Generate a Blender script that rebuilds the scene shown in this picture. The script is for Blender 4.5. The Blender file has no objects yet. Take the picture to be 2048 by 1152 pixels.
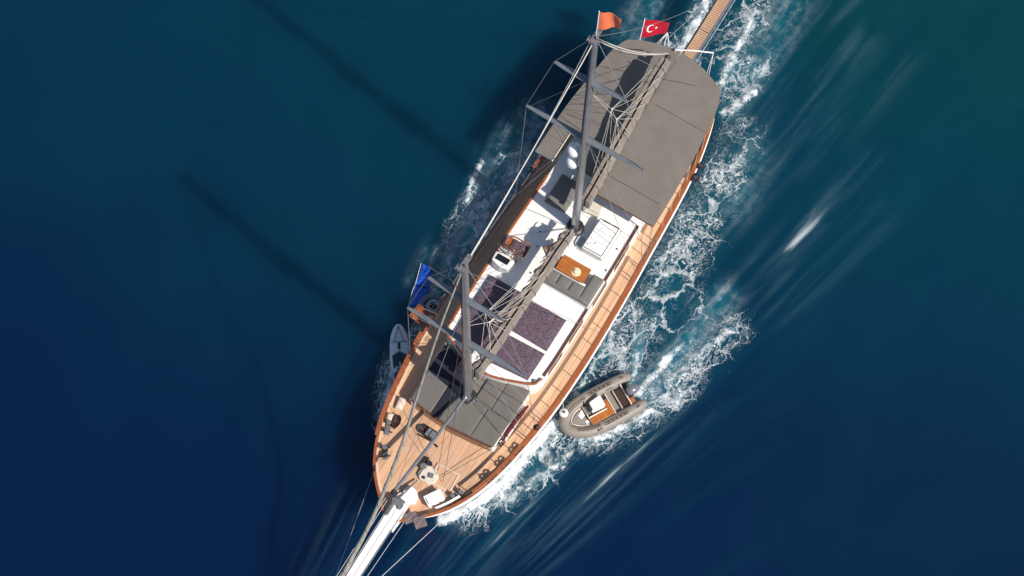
import bpy, bmesh, math, random
import numpy as np
from mathutils import Vector, Matrix

random.seed(7)
SC = bpy.context.scene
COL = SC.collection

# ------------------------------------------------------------------ camera, sky, sun, exposure
TILT = math.radians(20.0)
DIST = 93.5
cam_data = bpy.data.cameras.new('camera')
cam_data.sensor_width = 36.0
cam_data.lens = 75.59
cam_data.clip_start = 1.0
cam_data.clip_end = 20000.0
cam = bpy.data.objects.new('camera', cam_data)
COL.objects.link(cam)
cam.location = (0.0, -DIST * math.sin(TILT), 2.0 + DIST * math.cos(TILT))
cam.rotation_euler = (TILT, 0.0, 0.0)
SC.camera = cam

# the yacht's frame: x forward, y to port, z up from the water
HEAD = math.radians(-121.317)
ORG = Vector((0.1928, -1.7639, 0.0))
YM = Matrix.Translation(ORG) @ Matrix.Rotation(HEAD, 4, 'Z')

sun_local = Vector((2.45, 16.82, 17.85)).normalized()
sun_dir = (YM.to_3x3() @ sun_local).normalized()
sun_elev = math.asin(sun_dir.z)
sun_az = math.atan2(sun_dir.x, sun_dir.y)

world = bpy.data.worlds.new('World')
SC.world = world
world.use_nodes = True
wn = world.node_tree.nodes
wl = world.node_tree.links
sky = wn.new('ShaderNodeTexSky')
sky.sky_type = 'NISHITA'
sky.sun_disc = False
sky.sun_elevation = sun_elev
sky.sun_rotation = sun_az
wl.new(sky.outputs[0], wn['Background'].inputs[0])
wn['Background'].inputs[1].default_value = 0.095

sun_data = bpy.data.lights.new('sun', 'SUN')
sun_data.energy = 4.8
sun_data.angle = math.radians(0.55)
sun_data.color = (1.0, 0.93, 0.84)
sun = bpy.data.objects.new('sun', sun_data)
COL.objects.link(sun)
sun.location = sun_dir * 60
sun.rotation_euler = (-sun_dir).to_track_quat('-Z', 'Y').to_euler()

SC.view_settings.view_transform = 'Standard'
SC.view_settings.look = 'None'
SC.view_settings.gamma = 1.0
SC.view_settings.exposure = 0.17
SC.view_settings.use_curve_mapping = False
SC.cycles.max_bounces = 5

# ------------------------------------------------------------------ node helpers
class NT:
    def __init__(self, name):
        self.m = bpy.data.materials.new(name)
        self.m.use_nodes = True
        self.t = self.m.node_tree
        self.b = self.t.nodes['Principled BSDF']
    def n(self, kind, **kw):
        nd = self.t.nodes.new(kind)
        for k, v in kw.items():
            setattr(nd, k, v)
        return nd
    def l(self, a, b):
        self.t.links.new(a, b)
    def put(self, sock, val):
        if hasattr(val, 'is_linked') or isinstance(val, bpy.types.NodeSocket):
            self.l(val, sock)
        else:
            sock.default_value = val
    def math(self, op, a, b=0.0, c=0.0, clamp=False):
        nd = self.n('ShaderNodeMath', operation=op)
        nd.use_clamp = clamp
        self.put(nd.inputs[0], a); self.put(nd.inputs[1], b); self.put(nd.inputs[2], c)
        return nd.outputs[0]
    def rng(self, v, a, b, c=0.0, d=1.0, smooth=False):
        nd = self.n('ShaderNodeMapRange')
        nd.interpolation_type = 'SMOOTHSTEP' if smooth else 'LINEAR'
        self.put(nd.inputs[0], v)
        for i, x in enumerate((a, b, c, d)):
            self.put(nd.inputs[1 + i], x)
        return nd.outputs[0]
    def noise(self, vec, scale, detail=3.0, rough=0.55):
        nd = self.n('ShaderNodeTexNoise')
        if vec is not None:
            self.l(vec, nd.inputs['Vector'])
        nd.inputs['Scale'].default_value = scale
        nd.inputs['Detail'].default_value = detail
        nd.inputs['Roughness'].default_value = rough
        return nd
    def mapping(self, vec, scale=(1, 1, 1), loc=(0, 0, 0), rot=(0, 0, 0)):
        nd = self.n('ShaderNodeMapping')
        self.l(vec, nd.inputs[0])
        nd.inputs['Scale'].default_value = scale
        nd.inputs['Location'].default_value = loc
        nd.inputs['Rotation'].default_value = rot
        return nd.outputs[0]
    def mix(self, fac, a, b, blend='MIX'):
        nd = self.n('ShaderNodeMix', data_type='RGBA', blend_type=blend)
        self.put(nd.inputs[0], fac)
        for s, x in ((nd.inputs[6], a), (nd.inputs[7], b)):
            if isinstance(x, tuple):
                s.default_value = (*x, 1.0) if len(x) == 3 else x
            else:
                self.l(x, s)
        return nd.outputs[2]
    def obj(self):
        return self.n('ShaderNodeTexCoord').outputs['Object']
    def bump(self, h, strength, dist=0.02):
        nd = self.n('ShaderNodeBump')
        nd.inputs['Strength'].default_value = strength
        nd.inputs['Distance'].default_value = dist
        self.l(h, nd.inputs['Height'])
        self.l(nd.outputs[0], self.b.inputs['Normal'])

MATS = {}
def mat(name, col, rough=0.5, metal=0.0, var=0.12, scale=3.0, bump=0.0, bscale=30.0, dirt=None, spec=0.5, coat=0.0):
    """painted / cast / moulded surface with soft tonal drift, grime and fine relief"""
    if name in MATS:
        return MATS[name]
    t = NT(name)
    P = t.obj()
    n1 = t.noise(P, scale, 5.0, 0.62).outputs[0]
    dark = tuple(c * (1 - var) for c in col)
    lite = tuple(min(0.9, c * (1 + var)) for c in col)
    c = t.mix(t.rng(n1, 0.3, 0.7), dark, lite)
    if dirt:
        n2 = t.noise(P, scale * 2.7, 8.0, 0.7).outputs[0]
        c = t.mix(t.math('MULTIPLY', t.rng(n2, 0.52, 0.75), 0.55), c, dirt)
    t.l(c, t.b.inputs['Base Color'])
    t.l(t.rng(n1, 0.3, 0.7, max(0.02, rough - 0.07), min(1, rough + 0.1)), t.b.inputs['Roughness'])
    t.b.inputs['Metallic'].default_value = metal
    t.b.inputs['Specular IOR Level'].default_value = spec
    t.b.inputs['Coat Weight'].default_value = coat
    if bump:
        t.bump(t.noise(P, bscale, 4.0).outputs[0], bump, 0.01)
    MATS[name] = t.m
    return t.m

def wood(name, col, axis=0, rough=0.4, coat=0.2, grain=0.35):
    t = NT(name)
    P = t.obj()
    sc = [18.0, 18.0, 18.0]; sc[axis] = 1.2
    g = t.noise(t.mapping(P, tuple(sc)), 1.0, 5.0, 0.6).outputs[0]
    g2 = t.noise(P, 0.9, 3.0).outputs[0]
    c = t.mix(t.rng(g, 0.3, 0.72), tuple(x * (1 - grain) for x in col), tuple(x * (1 + grain * 0.7) for x in col))
    c = t.mix(t.rng(g2, 0.35, 0.7, 0.0, 0.3), c, tuple(x * 0.72 for x in col))
    t.l(c, t.b.inputs['Base Color'])
    t.b.inputs['Roughness'].default_value = rough
    t.b.inputs['Coat Weight'].default_value = coat
    t.b.inputs['Coat Roughness'].default_value = 0.15
    t.bump(g, 0.15, 0.004)
    MATS[name] = t.m
    return t.m

def teak_deck(name, col, pitch=0.09, axis=1):
    """laid teak: planks run along x, dark caulking between, every plank its own tone"""
    t = NT(name)
    P = t.obj()
    sep = t.n('ShaderNodeSeparateXYZ'); t.l(P, sep.inputs[0])
    q = t.math('DIVIDE', sep.outputs[axis], pitch)
    fr = t.math('FRACT', q)
    fl = t.math('FLOOR', q)
    # butt joints: plank segments of about two metres, staggered
    w = t.n('ShaderNodeTexWhiteNoise', noise_dimensions='1D'); t.l(fl, w.inputs['W'])
    along = t.math('FLOOR', t.math('ADD', t.math('DIVIDE', sep.outputs[1 - axis], 2.1), t.math('MULTIPLY', w.outputs[0], 7.0)))
    w2 = t.n('ShaderNodeTexWhiteNoise', noise_dimensions='2D')
    cmb = t.n('ShaderNodeCombineXYZ'); t.l(fl, cmb.inputs[0]); t.l(along, cmb.inputs[1])
    t.l(cmb.outputs[0], w2.inputs['Vector'])
    sc = (1.5, 26.0, 10.0) if axis == 1 else (26.0, 1.5, 10.0)
    g = t.noise(t.mapping(P, sc), 1.0, 4.0, 0.6).outputs[0]
    big = t.noise(P, 0.7, 4.0).outputs[0]
    c = t.mix(w2.outputs[0], tuple(x * 0.72 for x in col), tuple(min(.85, x * 1.14) for x in col))
    c = t.mix(t.rng(g, 0.3, 0.75, 0.0, 0.35), c, tuple(x * 0.7 for x in col))
    c = t.mix(t.rng(big, 0.38, 0.68, 0.0, 0.55), c, (col[0] * 0.78, col[1] * 0.86, col[2] * 1.02))
    edge = t.math('GREATER_THAN', t.math('ABSOLUTE', t.math('SUBTRACT', fr, 0.5)), 0.43)
    c = t.mix(t.math('MULTIPLY', edge, 0.5), c, (0.12, 0.065, 0.04))
    t.l(c, t.b.inputs['Base Color'])
    t.b.inputs['Roughness'].default_value = 0.62
    t.bump(t.math('SUBTRACT', t.math('MULTIPLY', g, 0.3), edge), 0.35, 0.006)
    MATS[name] = t.m
    return t.m

def cloth(name, col, weave=160.0, wrinkle=0.5, var=0.1, wscale=2.2, speckle=None):
    t = NT(name)
    P = t.obj()
    n1 = t.noise(P, 1.3, 4.0).outputs[0]
    n2 = t.noise(P, wscale, 5.0, 0.6).outputs[0]
    wv = t.noise(P, weave, 2.0).outputs[0]
    c = t.mix(t.rng(n1, 0.3, 0.7), tuple(x * (1 - var) for x in col), tuple(x * (1 + var) for x in col))
    c = t.mix(t.rng(wv, 0.35, 0.65, 0.0, 0.3), c, tuple(x * 0.7 for x in col))
    if speckle:
        s = t.noise(P, 11.0, 8.0, 0.85).outputs[0]
        c = t.mix(t.rng(s, 0.42, 0.62, 0.0, 0.9), c, speckle)
    t.l(c, t.b.inputs['Base Color'])
    t.b.inputs['Roughness'].default_value = 0.9
    t.b.inputs['Specular IOR Level'].default_value = 0.2
    t.b.inputs['Sheen Weight'].default_value = 0.15
    t.bump(t.math('ADD', n2, t.math('MULTIPLY', wv, 0.08)), wrinkle, 0.05)
    MATS[name] = t.m
    return t.m

M_GEL   = mat('white_gelcoat', (0.80, 0.78, 0.75), 0.45, var=0.035, scale=1.2, dirt=(0.6, 0.55, 0.48), spec=0.4)
M_HULL  = mat('hull_paint', (0.78, 0.76, 0.73), 0.32, var=0.04, scale=0.9, dirt=(0.5, 0.43, 0.36))
M_STEEL = mat('stainless_steel', (0.62, 0.63, 0.66), 0.28, 0.9, 0.1, 8.0)
M_ALU   = mat('grey_mast_paint', (0.27, 0.28, 0.30), 0.3, 0.6, 0.1, 1.0)
M_SPRD  = mat('grey_spreader_paint', (0.155, 0.175, 0.20), 0.42, 0.2, 0.12, 2.4, dirt=(0.11, 0.12, 0.14))
M_DARK  = mat('dark_metal', (0.045, 0.04, 0.045), 0.45, 0.4, 0.3, 14.0, 0.2)
M_IRON  = mat('galvanised_grey', (0.20, 0.20, 0.21), 0.55, 0.5, 0.25, 9.0, 0.3)
M_BLACK = mat('black_rubber', (0.018, 0.016, 0.017), 0.6, 0, 0.3, 10.0)
M_GLASS = mat('dark_glass', (0.012, 0.014, 0.018), 0.08, 0, 0.1, 2.0)
M_ROPE  = mat('pale_rope', (0.62, 0.58, 0.50), 0.85, 0, 0.15, 20.0)
M_WIRE  = mat('steel_wire', (0.42, 0.43, 0.46), 0.4, 0.6, 0.1, 20.0)
M_DLINE = mat('dark_line', (0.07, 0.055, 0.045), 0.8, 0, 0.2, 20.0)
M_DOME  = mat('white_dome_plastic', (0.82, 0.81, 0.80), 0.35, 0, 0.03, 2.0)
M_BOX   = mat('white_plastic', (0.78, 0.78, 0.80), 0.4, 0, 0.05, 3.0, dirt=(0.62, 0.6, 0.56))
M_TUBE  = mat('taupe_tube_fabric', (0.235, 0.208, 0.18), 0.55, 0, 0.08, 2.5, 0.1, 60.0, dirt=(0.21, 0.18, 0.15))
M_STRAKE= mat('brown_rubber', (0.055, 0.028, 0.02), 0.6, 0, 0.2, 8.0)
M_COWL  = mat('slate_cowl', (0.16, 0.165, 0.20), 0.22, 0.1, 0.1, 4.0, coat=0.4)
M_SUP   = mat('pale_board', (0.62, 0.68, 0.70), 0.5, 0, 0.08, 3.0)
M_SUPD  = mat('navy_deck_pad', (0.025, 0.06, 0.085), 0.8, 0, 0.15, 6.0, 0.3)
M_BLUE  = mat('blue_vinyl', (0.01, 0.085, 0.48), 0.4, 0, 0.14, 2.2)
M_RING  = mat('grey_vinyl', (0.33, 0.36, 0.38), 0.5, 0, 0.12, 4.0)
M_SKIN  = mat('hatch_plastic', (0.60, 0.55, 0.46), 0.5, 0, 0.1, 6.0)
M_FLAGR = cloth('red_flag_cloth', (0.42, 0.003, 0.022), 200, 0.4)
M_FLAGO = cloth('orange_flag_cloth', (0.78, 0.17, 0.065), 200, 0.4)
M_FLAGW = cloth('white_flag_cloth', (0.8, 0.78, 0.76), 200, 0.2)
M_AWN   = cloth('taupe_awning', (0.176, 0.157, 0.138), 150, 0.35, 0.09, 1.4)
M_COVER = cloth('sail_cover_cloth', (0.25, 0.212, 0.182), 150, 0.7, 0.12, 5.0)
M_SAIL  = cloth('furled_sail_cloth', (0.27, 0.262, 0.235), 150, 0.5, 0.14, 3.0)
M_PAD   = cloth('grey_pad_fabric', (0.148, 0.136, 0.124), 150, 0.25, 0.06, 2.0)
M_SOFA  = cloth('grey_sofa_fabric', (0.165, 0.162, 0.153), 150, 0.25, 0.06, 2.0)
M_PURP  = cloth('purple_towelling', (0.072, 0.047, 0.068), 90, 0.8, 0.14, 6.0, speckle=(0.185, 0.135, 0.175))
M_TEAK  = teak_deck('teak_deck', (0.68, 0.402, 0.235))
M_TEAKX = wood('teak_slat', (0.60, 0.36, 0.215), 1, 0.6, 0.0)
M_VARN  = wood('varnished_mahogany', (0.34, 0.098, 0.029), 0, 0.3, 0.5)
M_VARD  = wood('dark_varnish', (0.12, 0.045, 0.025), 0, 0.35, 0.4)
M_TABLE = wood('oiled_teak', (0.42, 0.135, 0.026), 1, 0.4, 0.3)

# ------------------------------------------------------------------ mesh helpers
class MB:
    def __init__(self):
        self.v = []; self.f = []
    def add(self, vs, fs):
        o = len(self.v)
        self.v += [tuple(p) for p in vs]
        self.f += [tuple(i + o for i in f) for f in fs]
        return self
    def box(self, c, s, rz=0.0, rot=None):
        hx, hy, hz = s[0] / 2, s[1] / 2, s[2] / 2
        R = rot if rot is not None else Matrix.Rotation(rz, 3, 'Z')
        vs = [Vector(c) + R @ Vector((x, y, z)) for x in (-hx, hx) for y in (-hy, hy) for z in (-hz, hz)]
        return self.add(vs, [(0, 1, 3, 2), (4, 6, 7, 5), (0, 4, 5, 1), (2, 3, 7, 6), (0, 2, 6, 4), (1, 5, 7, 3)])
    def prism(self, poly, z0, z1):
        n = len(poly)
        a = [(p[0], p[1], z0 if not callable(z0) else z0(*p)) for p in poly]
        b = [(p[0], p[1], z1 if not callable(z1) else z1(*p)) for p in poly]
        fs = [tuple(range(n - 1, -1, -1)), tuple(range(n, 2 * n))]
        fs += [(i, (i + 1) % n, n + (i + 1) % n, n + i) for i in range(n)]
        return self.add(a + b, fs)
    def tube(self, pts, r, n=8, closed=False, cap=True):
        P = [Vector(p) for p in pts]
        m = len(P)
        rad = r if isinstance(r, (list, tuple)) else [r] * m
        vs = []; up = None
        for i in range(m):
            a = P[(i - 1) % m] if (closed or i) else P[i]
            b = P[(i + 1) % m] if (closed or i < m - 1) else P[i]
            t = (b - a).normalized()
            if up is None:
                up = Vector((0, 0, 1)) if abs(t.z) < 0.9 else Vector((1, 0, 0))
            x = t.cross(up).normalized(); y = x.cross(t).normalized(); up = y
            for k in range(n):
                an = 2 * math.pi * k / n
                vs.append(P[i] + (x * math.cos(an) + y * math.sin(an)) * rad[i])
        fs = []
        for i in range(m if closed else m - 1):
            j = (i + 1) % m
            for k in range(n):
                k2 = (k + 1) % n
                fs.append((i * n + k, i * n + k2, j * n + k2, j * n + k))
        if cap and not closed:
            fs.append(tuple(range(n - 1, -1, -1)))
            fs.append(tuple((m - 1) * n + k for k in range(n)))
        return self.add(vs, fs)
    def lathe(self, prof, c=(0, 0, 0), n=20, rot=None):
        vs = []
        R = rot or Matrix.Identity(3)
        for r, z in prof:
            for k in range(n):
                a = 2 * math.pi * k / n
                vs.append(Vector(c) + R @ Vector((r * math.cos(a), r * math.sin(a), z)))
        fs = []
        for i in range(len(prof) - 1):
            for k in range(n):
                k2 = (k + 1) % n
                fs.append((i * n + k, i * n + k2, (i + 1) * n + k2, (i + 1) * n + k))
        fs.append(tuple(range(n - 1, -1, -1)))
        fs.append(tuple((len(prof) - 1) * n + k for k in range(n)))
        return self.add(vs, fs)
    def torus(self, c, R, r, n=24, m=10, rot=None, arc=(0, 2 * math.pi)):
        rot = rot or Matrix.Identity(3)
        full = abs(arc[1] - arc[0] - 2 * math.pi) < 1e-6
        k = n if full else n + 1
        pts = [Vector(c) + rot @ Vector((R * math.cos(arc[0] + (arc[1] - arc[0]) * i / n), R * math.sin(arc[0] + (arc[1] - arc[0]) * i / n), 0)) for i in range(k)]
        return self.tube(pts, r, m, closed=full)
    def loft(self, secs, closed=True, cap=True):
        n = len(secs[0]); vs = [p for s in secs for p in s]; fs = []
        for i in range(len(secs) - 1):
            for k in range(n if closed else n - 1):
                k2 = (k + 1) % n
                fs.append((i * n + k, i * n + k2, (i + 1) * n + k2, (i + 1) * n + k))
        if cap and closed:
            fs.append(tuple(range(n - 1, -1, -1)))
            fs.append(tuple((len(secs) - 1) * n + k for k in range(n)))
        return self.add(vs, fs)
    def pad(self, u0, u1, v0, v1, z0, h, nu=14, nv=12, puff=0.035, seed=0, quad=None, edge=6.0):
        """stuffed cushion: rounded edges, a slightly swollen, uneven top; quad = four corners (u0v0,u1v0,u1v1,u0v1)"""
        rnd = random.Random(seed)
        ph = [rnd.uniform(0, 6.28) for _ in range(4)]
        def pos(s, t):
            if quad:
                a, b, c, d = [Vector((*q, 0)) for q in quad]
                p = (a * (1 - s) + b * s) * (1 - t) + (d * (1 - s) + c * s) * t
                return p.x, p.y
            return u0 + (u1 - u0) * s, v0 + (v1 - v0) * t
        def warp(k, n):
            s = k / n
            return s if 0 < k < n else s
        vs = []
        for i in range(nu + 1):
            for j in range(nv + 1):
                s = 0.5 - 0.5 * math.cos(math.pi * i / nu); t = 0.5 - 0.5 * math.cos(math.pi * j / nv)
                x, y = pos(s, t)
                e = min(s, 1 - s) * edge; g = min(t, 1 - t) * edge
                ed = (1 - (1 - min(1, e)) ** 3) * (1 - (1 - min(1, g)) ** 3)
                z = z0 + h * (0.62 + 0.38 * ed) + puff * math.sin(math.pi * s) * math.sin(math.pi * t)
                z += 0.006 * math.sin(x * 9 + ph[0]) * math.sin(y * 8 + ph[1]) + 0.004 * math.sin(x * 21 + y * 15 + ph[2])
                vs.append((x, y, z))
        W = nv + 1; fs = []
        for i in range(nu):
            for j in range(nv):
                fs.append((i * W + j, (i + 1) * W + j, (i + 1) * W + j + 1, i * W + j + 1))
        rim = [i * W for i in range(nu + 1)] + [nu * W + j for j in range(1, W)] + [i * W + nv for i in range(nu - 1, -1, -1)] + [j for j in range(nv - 1, 0, -1)]
        base = len(vs)
        vs += [(vs[k][0], vs[k][1], z0) for k in rim]
        m = len(rim)
        fs += [(rim[k], base + k, base + (k + 1) % m, rim[(k + 1) % m]) for k in range(m)]
        fs.append(tuple(base + k for k in range(m)))
        return self.add(vs, fs)
    def build(self, name, material, parent=None, smooth=None, bevel=0.0):
        me = bpy.data.meshes.new(name)
        me.from_pydata(self.v, [], self.f)
        bm = bmesh.new(); bm.from_mesh(me)
        bmesh.ops.recalc_face_normals(bm, faces=bm.faces)
        bm.to_mesh(me); bm.free()
        me.materials.append(material)
        if smooth is not None:
            for p in me.polygons:
                p.use_smooth = True
            me.set_sharp_from_angle(angle=math.radians(smooth))
        o = bpy.data.objects.new(name, me)
        COL.objects.link(o)
        if parent is not None:
            o.parent = parent
        if bevel:
            b = o.modifiers.new('edge', 'BEVEL'); b.width = bevel; b.segments = 2; b.limit_method = 'ANGLE'
        return o

def tag(o, label, cat, group=None):
    o['label'] = label; o['category'] = cat
    if group:
        o['group'] = group
    return o
def place(o, u, v, z, rz=0.0):
    """stand a top-level object at a point of the yacht's frame"""
    p = YM @ Vector((u, v, z))
    o.location = p
    o.rotation_euler = (0, 0, HEAD + rz)
    return o
def thing(name, label, cat, u, v, z, rz=0.0, group=None):
    o = bpy.data.objects.new(name, None)
    COL.objects.link(o)
    o.empty_display_size = 0.2
    place(o, u, v, z, rz)
    return tag(o, label, cat, group)
def solo(mb, name, material, label, cat, u, v, z, rz=0.0, group=None, **kw):
    o = mb.build(name, material, None, **kw)
    place(o, u, v, z, rz)
    return tag(o, label, cat, group)
def catmull(pts, n=6):
    P = [np.array(p, float) for p in pts]
    out = []
    for i in range(len(P) - 1):
        p0 = P[i - 1] if i else 2 * P[0] - P[1]
        p1, p2 = P[i], P[i + 1]
        p3 = P[i + 2] if i + 2 < len(P) else 2 * P[-1] - P[-2]
        for k in range(n):
            t = k / n
            out.append(tuple(0.5 * ((2 * p1) + (p2 - p0) * t + (2 * p0 - 5 * p1 + 4 * p2 - p3) * t * t + (3 * p1 - p0 - 3 * p2 + p3) * t ** 3)))
    out.append(tuple(P[-1]))
    return out
def sag(a, b, s, n=10):
    a = Vector(a); b = Vector(b)
    return [a.lerp(b, i / n) - Vector((0, 0, s * 4 * (i / n) * (1 - i / n))) for i in range(n + 1)]

# ------------------------------------------------------------------ the sea
# foam left by the bow wave, the wake and the tender: (kind, half-width m, amount, path in the yacht's frame)
FOAM=[
 ('dense', 0.36, 0.95, [(8.54, 1.49), (7.63, 2.06), (6.34, 2.65), (5.04, 2.99), (3.64, 3.15), (2.41, 3.43)]),
 ('lace', 0.77, 0.85, [(7.67, 2.08), (6.23, 2.96), (4.8, 3.61), (3.49, 3.82), (2.58, 4.03)]),
 ('dense', 0.32, 0.6, [(6.51, 3.13), (5.18, 3.83), (4.26, 4.28), (3.14, 4.62)]),
 ('lace', 0.68, 0.55, [(4.71, 3.55), (3.36, 4.25), (2.54, 4.52)]),
 ('lace', 0.59, 0.75, [(1.41, 3.34), (-0.22, 3.38), (-1.68, 3.55), (-3.34, 3.59)]),
 ('dense', 0.27, 0.5, [(0.79, 3.48), (-0.44, 3.51), (-1.93, 3.52)]),
 ('dense', 0.27, 0.75, [(2.39, 4.68), (1.88, 5.39), (0.83, 6.03), (-0.32, 6.62)]),
 ('lace', 0.55, 0.7, [(2.21, 5.08), (1.07, 6.17), (-0.65, 6.93), (-2.22, 7.54)]),
 ('dense', 0.27, 0.8, [(-0.63, 5.81), (-1.51, 5.93), (-2.55, 6.09)]),
 ('dense', 0.27, 0.55, [(-2.49, 6.13), (-3.3, 6.22), (-3.97, 6.42)]),
 ('haze', 0.27, 0.9, [(-0.63, 5.81), (-1.82, 6.0), (-3.18, 6.24), (-4.34, 6.59)]),
 ('dense', 0.2, 0.62, [(-0.98, 5.28), (-1.78, 5.06), (-2.65, 4.71)]),
 ('haze', 0.23, 0.8, [(-0.98, 5.28), (-2.22, 4.89), (-3.1, 4.55)]),
 ('haze', 0.59, 0.8, [(-1.11, 6.16), (-2.56, 6.34), (-4.02, 6.51), (-5.5, 6.69), (-6.66, 6.8)]),
 ('dense', 0.27, 0.6, [(-1.86, 6.74), (-3.43, 7.1), (-4.28, 7.38), (-5.35, 7.79)]),
 ('lace', 0.77, 0.6, [(-0.83, 6.58), (-2.5, 7.13), (-4.39, 7.57), (-5.61, 7.77)]),
 ('lace', 0.82, 0.5, [(-1.73, 4.53), (-2.91, 5.12), (-3.97, 5.53), (-5.45, 5.7)]),
 ('lace', 0.73, 0.62, [(-1.9, 3.92), (-3.57, 3.97), (-5.05, 4.14), (-6.42, 4.12)]),
 ('lace', 0.77, 0.68, [(-3.8, 4.35), (-5.89, 4.16), (-7.69, 3.9), (-9.51, 3.64)]),
 ('lace', 0.82, 0.58, [(-5.39, 4.71), (-7.83, 4.6), (-9.98, 4.41), (-11.83, 4.15)]),
 ('dense', 0.2, 0.45, [(-3.18, 4.45), (-3.91, 4.54), (-4.56, 4.93)]),
 ('lace', 0.77, 0.5, [(-10.29, 3.98), (-12.26, 3.91), (-14.13, 3.64)]),
 ('spray', 0.36, 0.6, [(-3.02, 3.52), (-5.75, 3.47), (-8.2, 3.35), (-10.69, 3.23), (-13.1, 2.91), (-14.76, 2.5)]),
 ('haze', 0.68, 0.35, [(-10.45, 5.18), (-12.08, 5.05), (-13.28, 4.64)]),
 ('dense', 0.32, 0.75, [(-14.42, 2.43), (-15.21, 2.77), (-15.95, 3.02)]),
 ('lace', 0.77, 0.7, [(-14.97, 2.12), (-16.21, 2.22), (-17.24, 2.43)]),
 ('dense', 0.36, 0.7, [(-15.51, 1.55), (-16.86, 1.32), (-18.06, 1.31), (-19.14, 1.11)]),
 ('lace', 0.86, 0.62, [(-16.28, 0.85), (-17.88, 1.02), (-19.6, 0.85), (-20.99, 0.62)]),
 ('dense', 0.32, 0.8, [(-15.65, -0.92), (-16.73, -0.87), (-18.16, -1.01), (-19.54, -1.26)]),
 ('lace', 0.59, 0.7, [(-15.7, -1.08), (-17.24, -1.02), (-18.73, -1.07)]),
 ('haze', 0.82, 0.6, [(-16.67, 2.49), (-18.5, 2.53), (-20.22, 2.37), (-21.61, 2.14)]),
 ('haze', 0.5, 0.7, [(-14.86, -2.46), (-16.15, -2.81), (-17.52, -3.07), (-18.61, -3.29)]),
 ('haze', 0.45, 0.35, [(-14.42, -3.68), (-16.24, -3.67), (-17.73, -3.73)]),
 ('streak', 0.59, 0.7, [(-13.51, 2.15), (-15.32, 2.71), (-18.29, 3.17), (-21.3, 3.64)]),
 ('streak', 0.77, 0.55, [(-14.03, 3.96), (-16.28, 4.28), (-18.11, 4.85)]),
 ('streak', 0.32, 0.7, [(-8.66, 7.34), (-9.81, 7.85), (-11.69, 8.86)]),
 ('streak', 0.27, 0.6, [(-20.14, 3.74), (-21.55, 4.57), (-22.73, 4.99)]),
 ('streak', 0.91, 0.4, [(-9.46, 4.96), (-12.3, 4.93), (-14.74, 5.13)]),
 ('streak', 1.36, 0.28, [(7.08, 4.73), (4.08, 5.43), (1.3, 6.56), (-0.89, 7.55)]),
 ('streak', 1.36, 0.25, [(9.86, 2.69), (7.64, 3.82), (5.59, 5.08)]),
 ('streak', 0.77, 0.24, [(5.03, 6.0), (2.38, 6.94), (0.12, 7.63)]),
 ('streak', 0.59, 0.3, [(-6.39, 7.71), (-8.56, 8.54), (-10.74, 9.38)]),
 ('streak', 0.77, 0.5, [(-10.99, 5.14), (-14.3, 5.37), (-17.68, 5.61), (-20.89, 5.97)]),
 ('streak', 0.59, 0.5, [(-6.57, 7.1), (-9.16, 7.7), (-12.44, 8.46), (-15.78, 9.23)]),
 ('streak', 0.68, 0.4, [(-7.32, 9.22), (-10.55, 9.99), (-13.85, 10.77)]),
 ('streak', 0.68, 0.4, [(-13.91, 6.63), (-17.29, 7.39), (-20.95, 8.04)]),
 ('streak', 1.0, 0.36, [(9.01, 3.66), (6.03, 4.35), (3.2, 5.16), (1.34, 6.07)]),
 ('streak', 0.91, 0.34, [(7.39, 5.91), (4.51, 6.44), (1.35, 7.34), (-1.03, 8.22)]),
 ('streak', 0.59, 0.4, [(9.86, -2.37), (12.07, -2.21), (13.49, -2.05)]),
 ('lace', 0.41, 0.8, [(6.23, -2.84), (5.32, -3.53), (4.14, -4.02), (3.01, -4.16), (1.77, -3.91)]),
 ('dense', 0.2, 0.55, [(6.3, -2.96), (5.11, -3.61), (3.97, -3.95)]),
 ('lace', 0.41, 0.6, [(2.28, -3.85), (1.46, -3.84), (1.03, -3.59)]),
 ('lace', 0.77, 0.97, [(0.12, -3.9), (-1.44, -4.08), (-3.33, -4.19), (-5.24, -4.31), (-7.51, -4.37)]),
 ('lace', 0.59, 0.85, [(-1.73, -4.52), (-3.51, -4.83), (-4.83, -4.99)]),
 ('dense', 0.23, 0.65, [(-4.6, -5.37), (-5.55, -5.7), (-6.52, -5.76)]),
 ('dense', 0.27, 0.55, [(-0.98, -3.92), (-2.74, -4.23), (-4.39, -4.32), (-6.04, -4.41)]),
 ('dense', 0.23, 0.5, [(1.65, -3.72), (1.12, -3.74), (0.06, -3.8)]),
 ('dense', 0.2, 0.6, [(5.24, -3.4), (4.1, -3.73), (2.98, -3.87)]),
 ('streak', 0.36, 0.75, [(-4.54, -5.47), (-6.08, -5.76), (-7.98, -5.99)]),
 ('streak', 0.32, 0.6, [(-0.83, -5.54), (-1.67, -5.54), (-2.77, -5.57)]),
 ('haze', 0.86, 0.85, [(-0.2, -3.83), (-2.28, -4.07), (-4.71, -4.25), (-7.18, -4.43), (-9.47, -4.49)]),
 ('haze', 0.36, 0.4, [(-0.11, -5.35), (-0.94, -5.35), (-1.69, -5.5)]),
 ('haze', 0.68, 0.7, [(-5.66, -4.57), (-7.69, -5.01), (-9.45, -5.01)]),
]

def graded(lo, hi, step, far):
    core = list(np.arange(lo, hi + 1e-6, step))
    out = []; d = step; x = hi
    while x < far:
        d *= 1.3; x += d; out.append(x)
    neg = []; d = step; x = lo
    while x > -far:
        d *= 1.3; x -= d; neg.append(x)
    return np.array(neg[::-1] + core + out)

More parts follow.
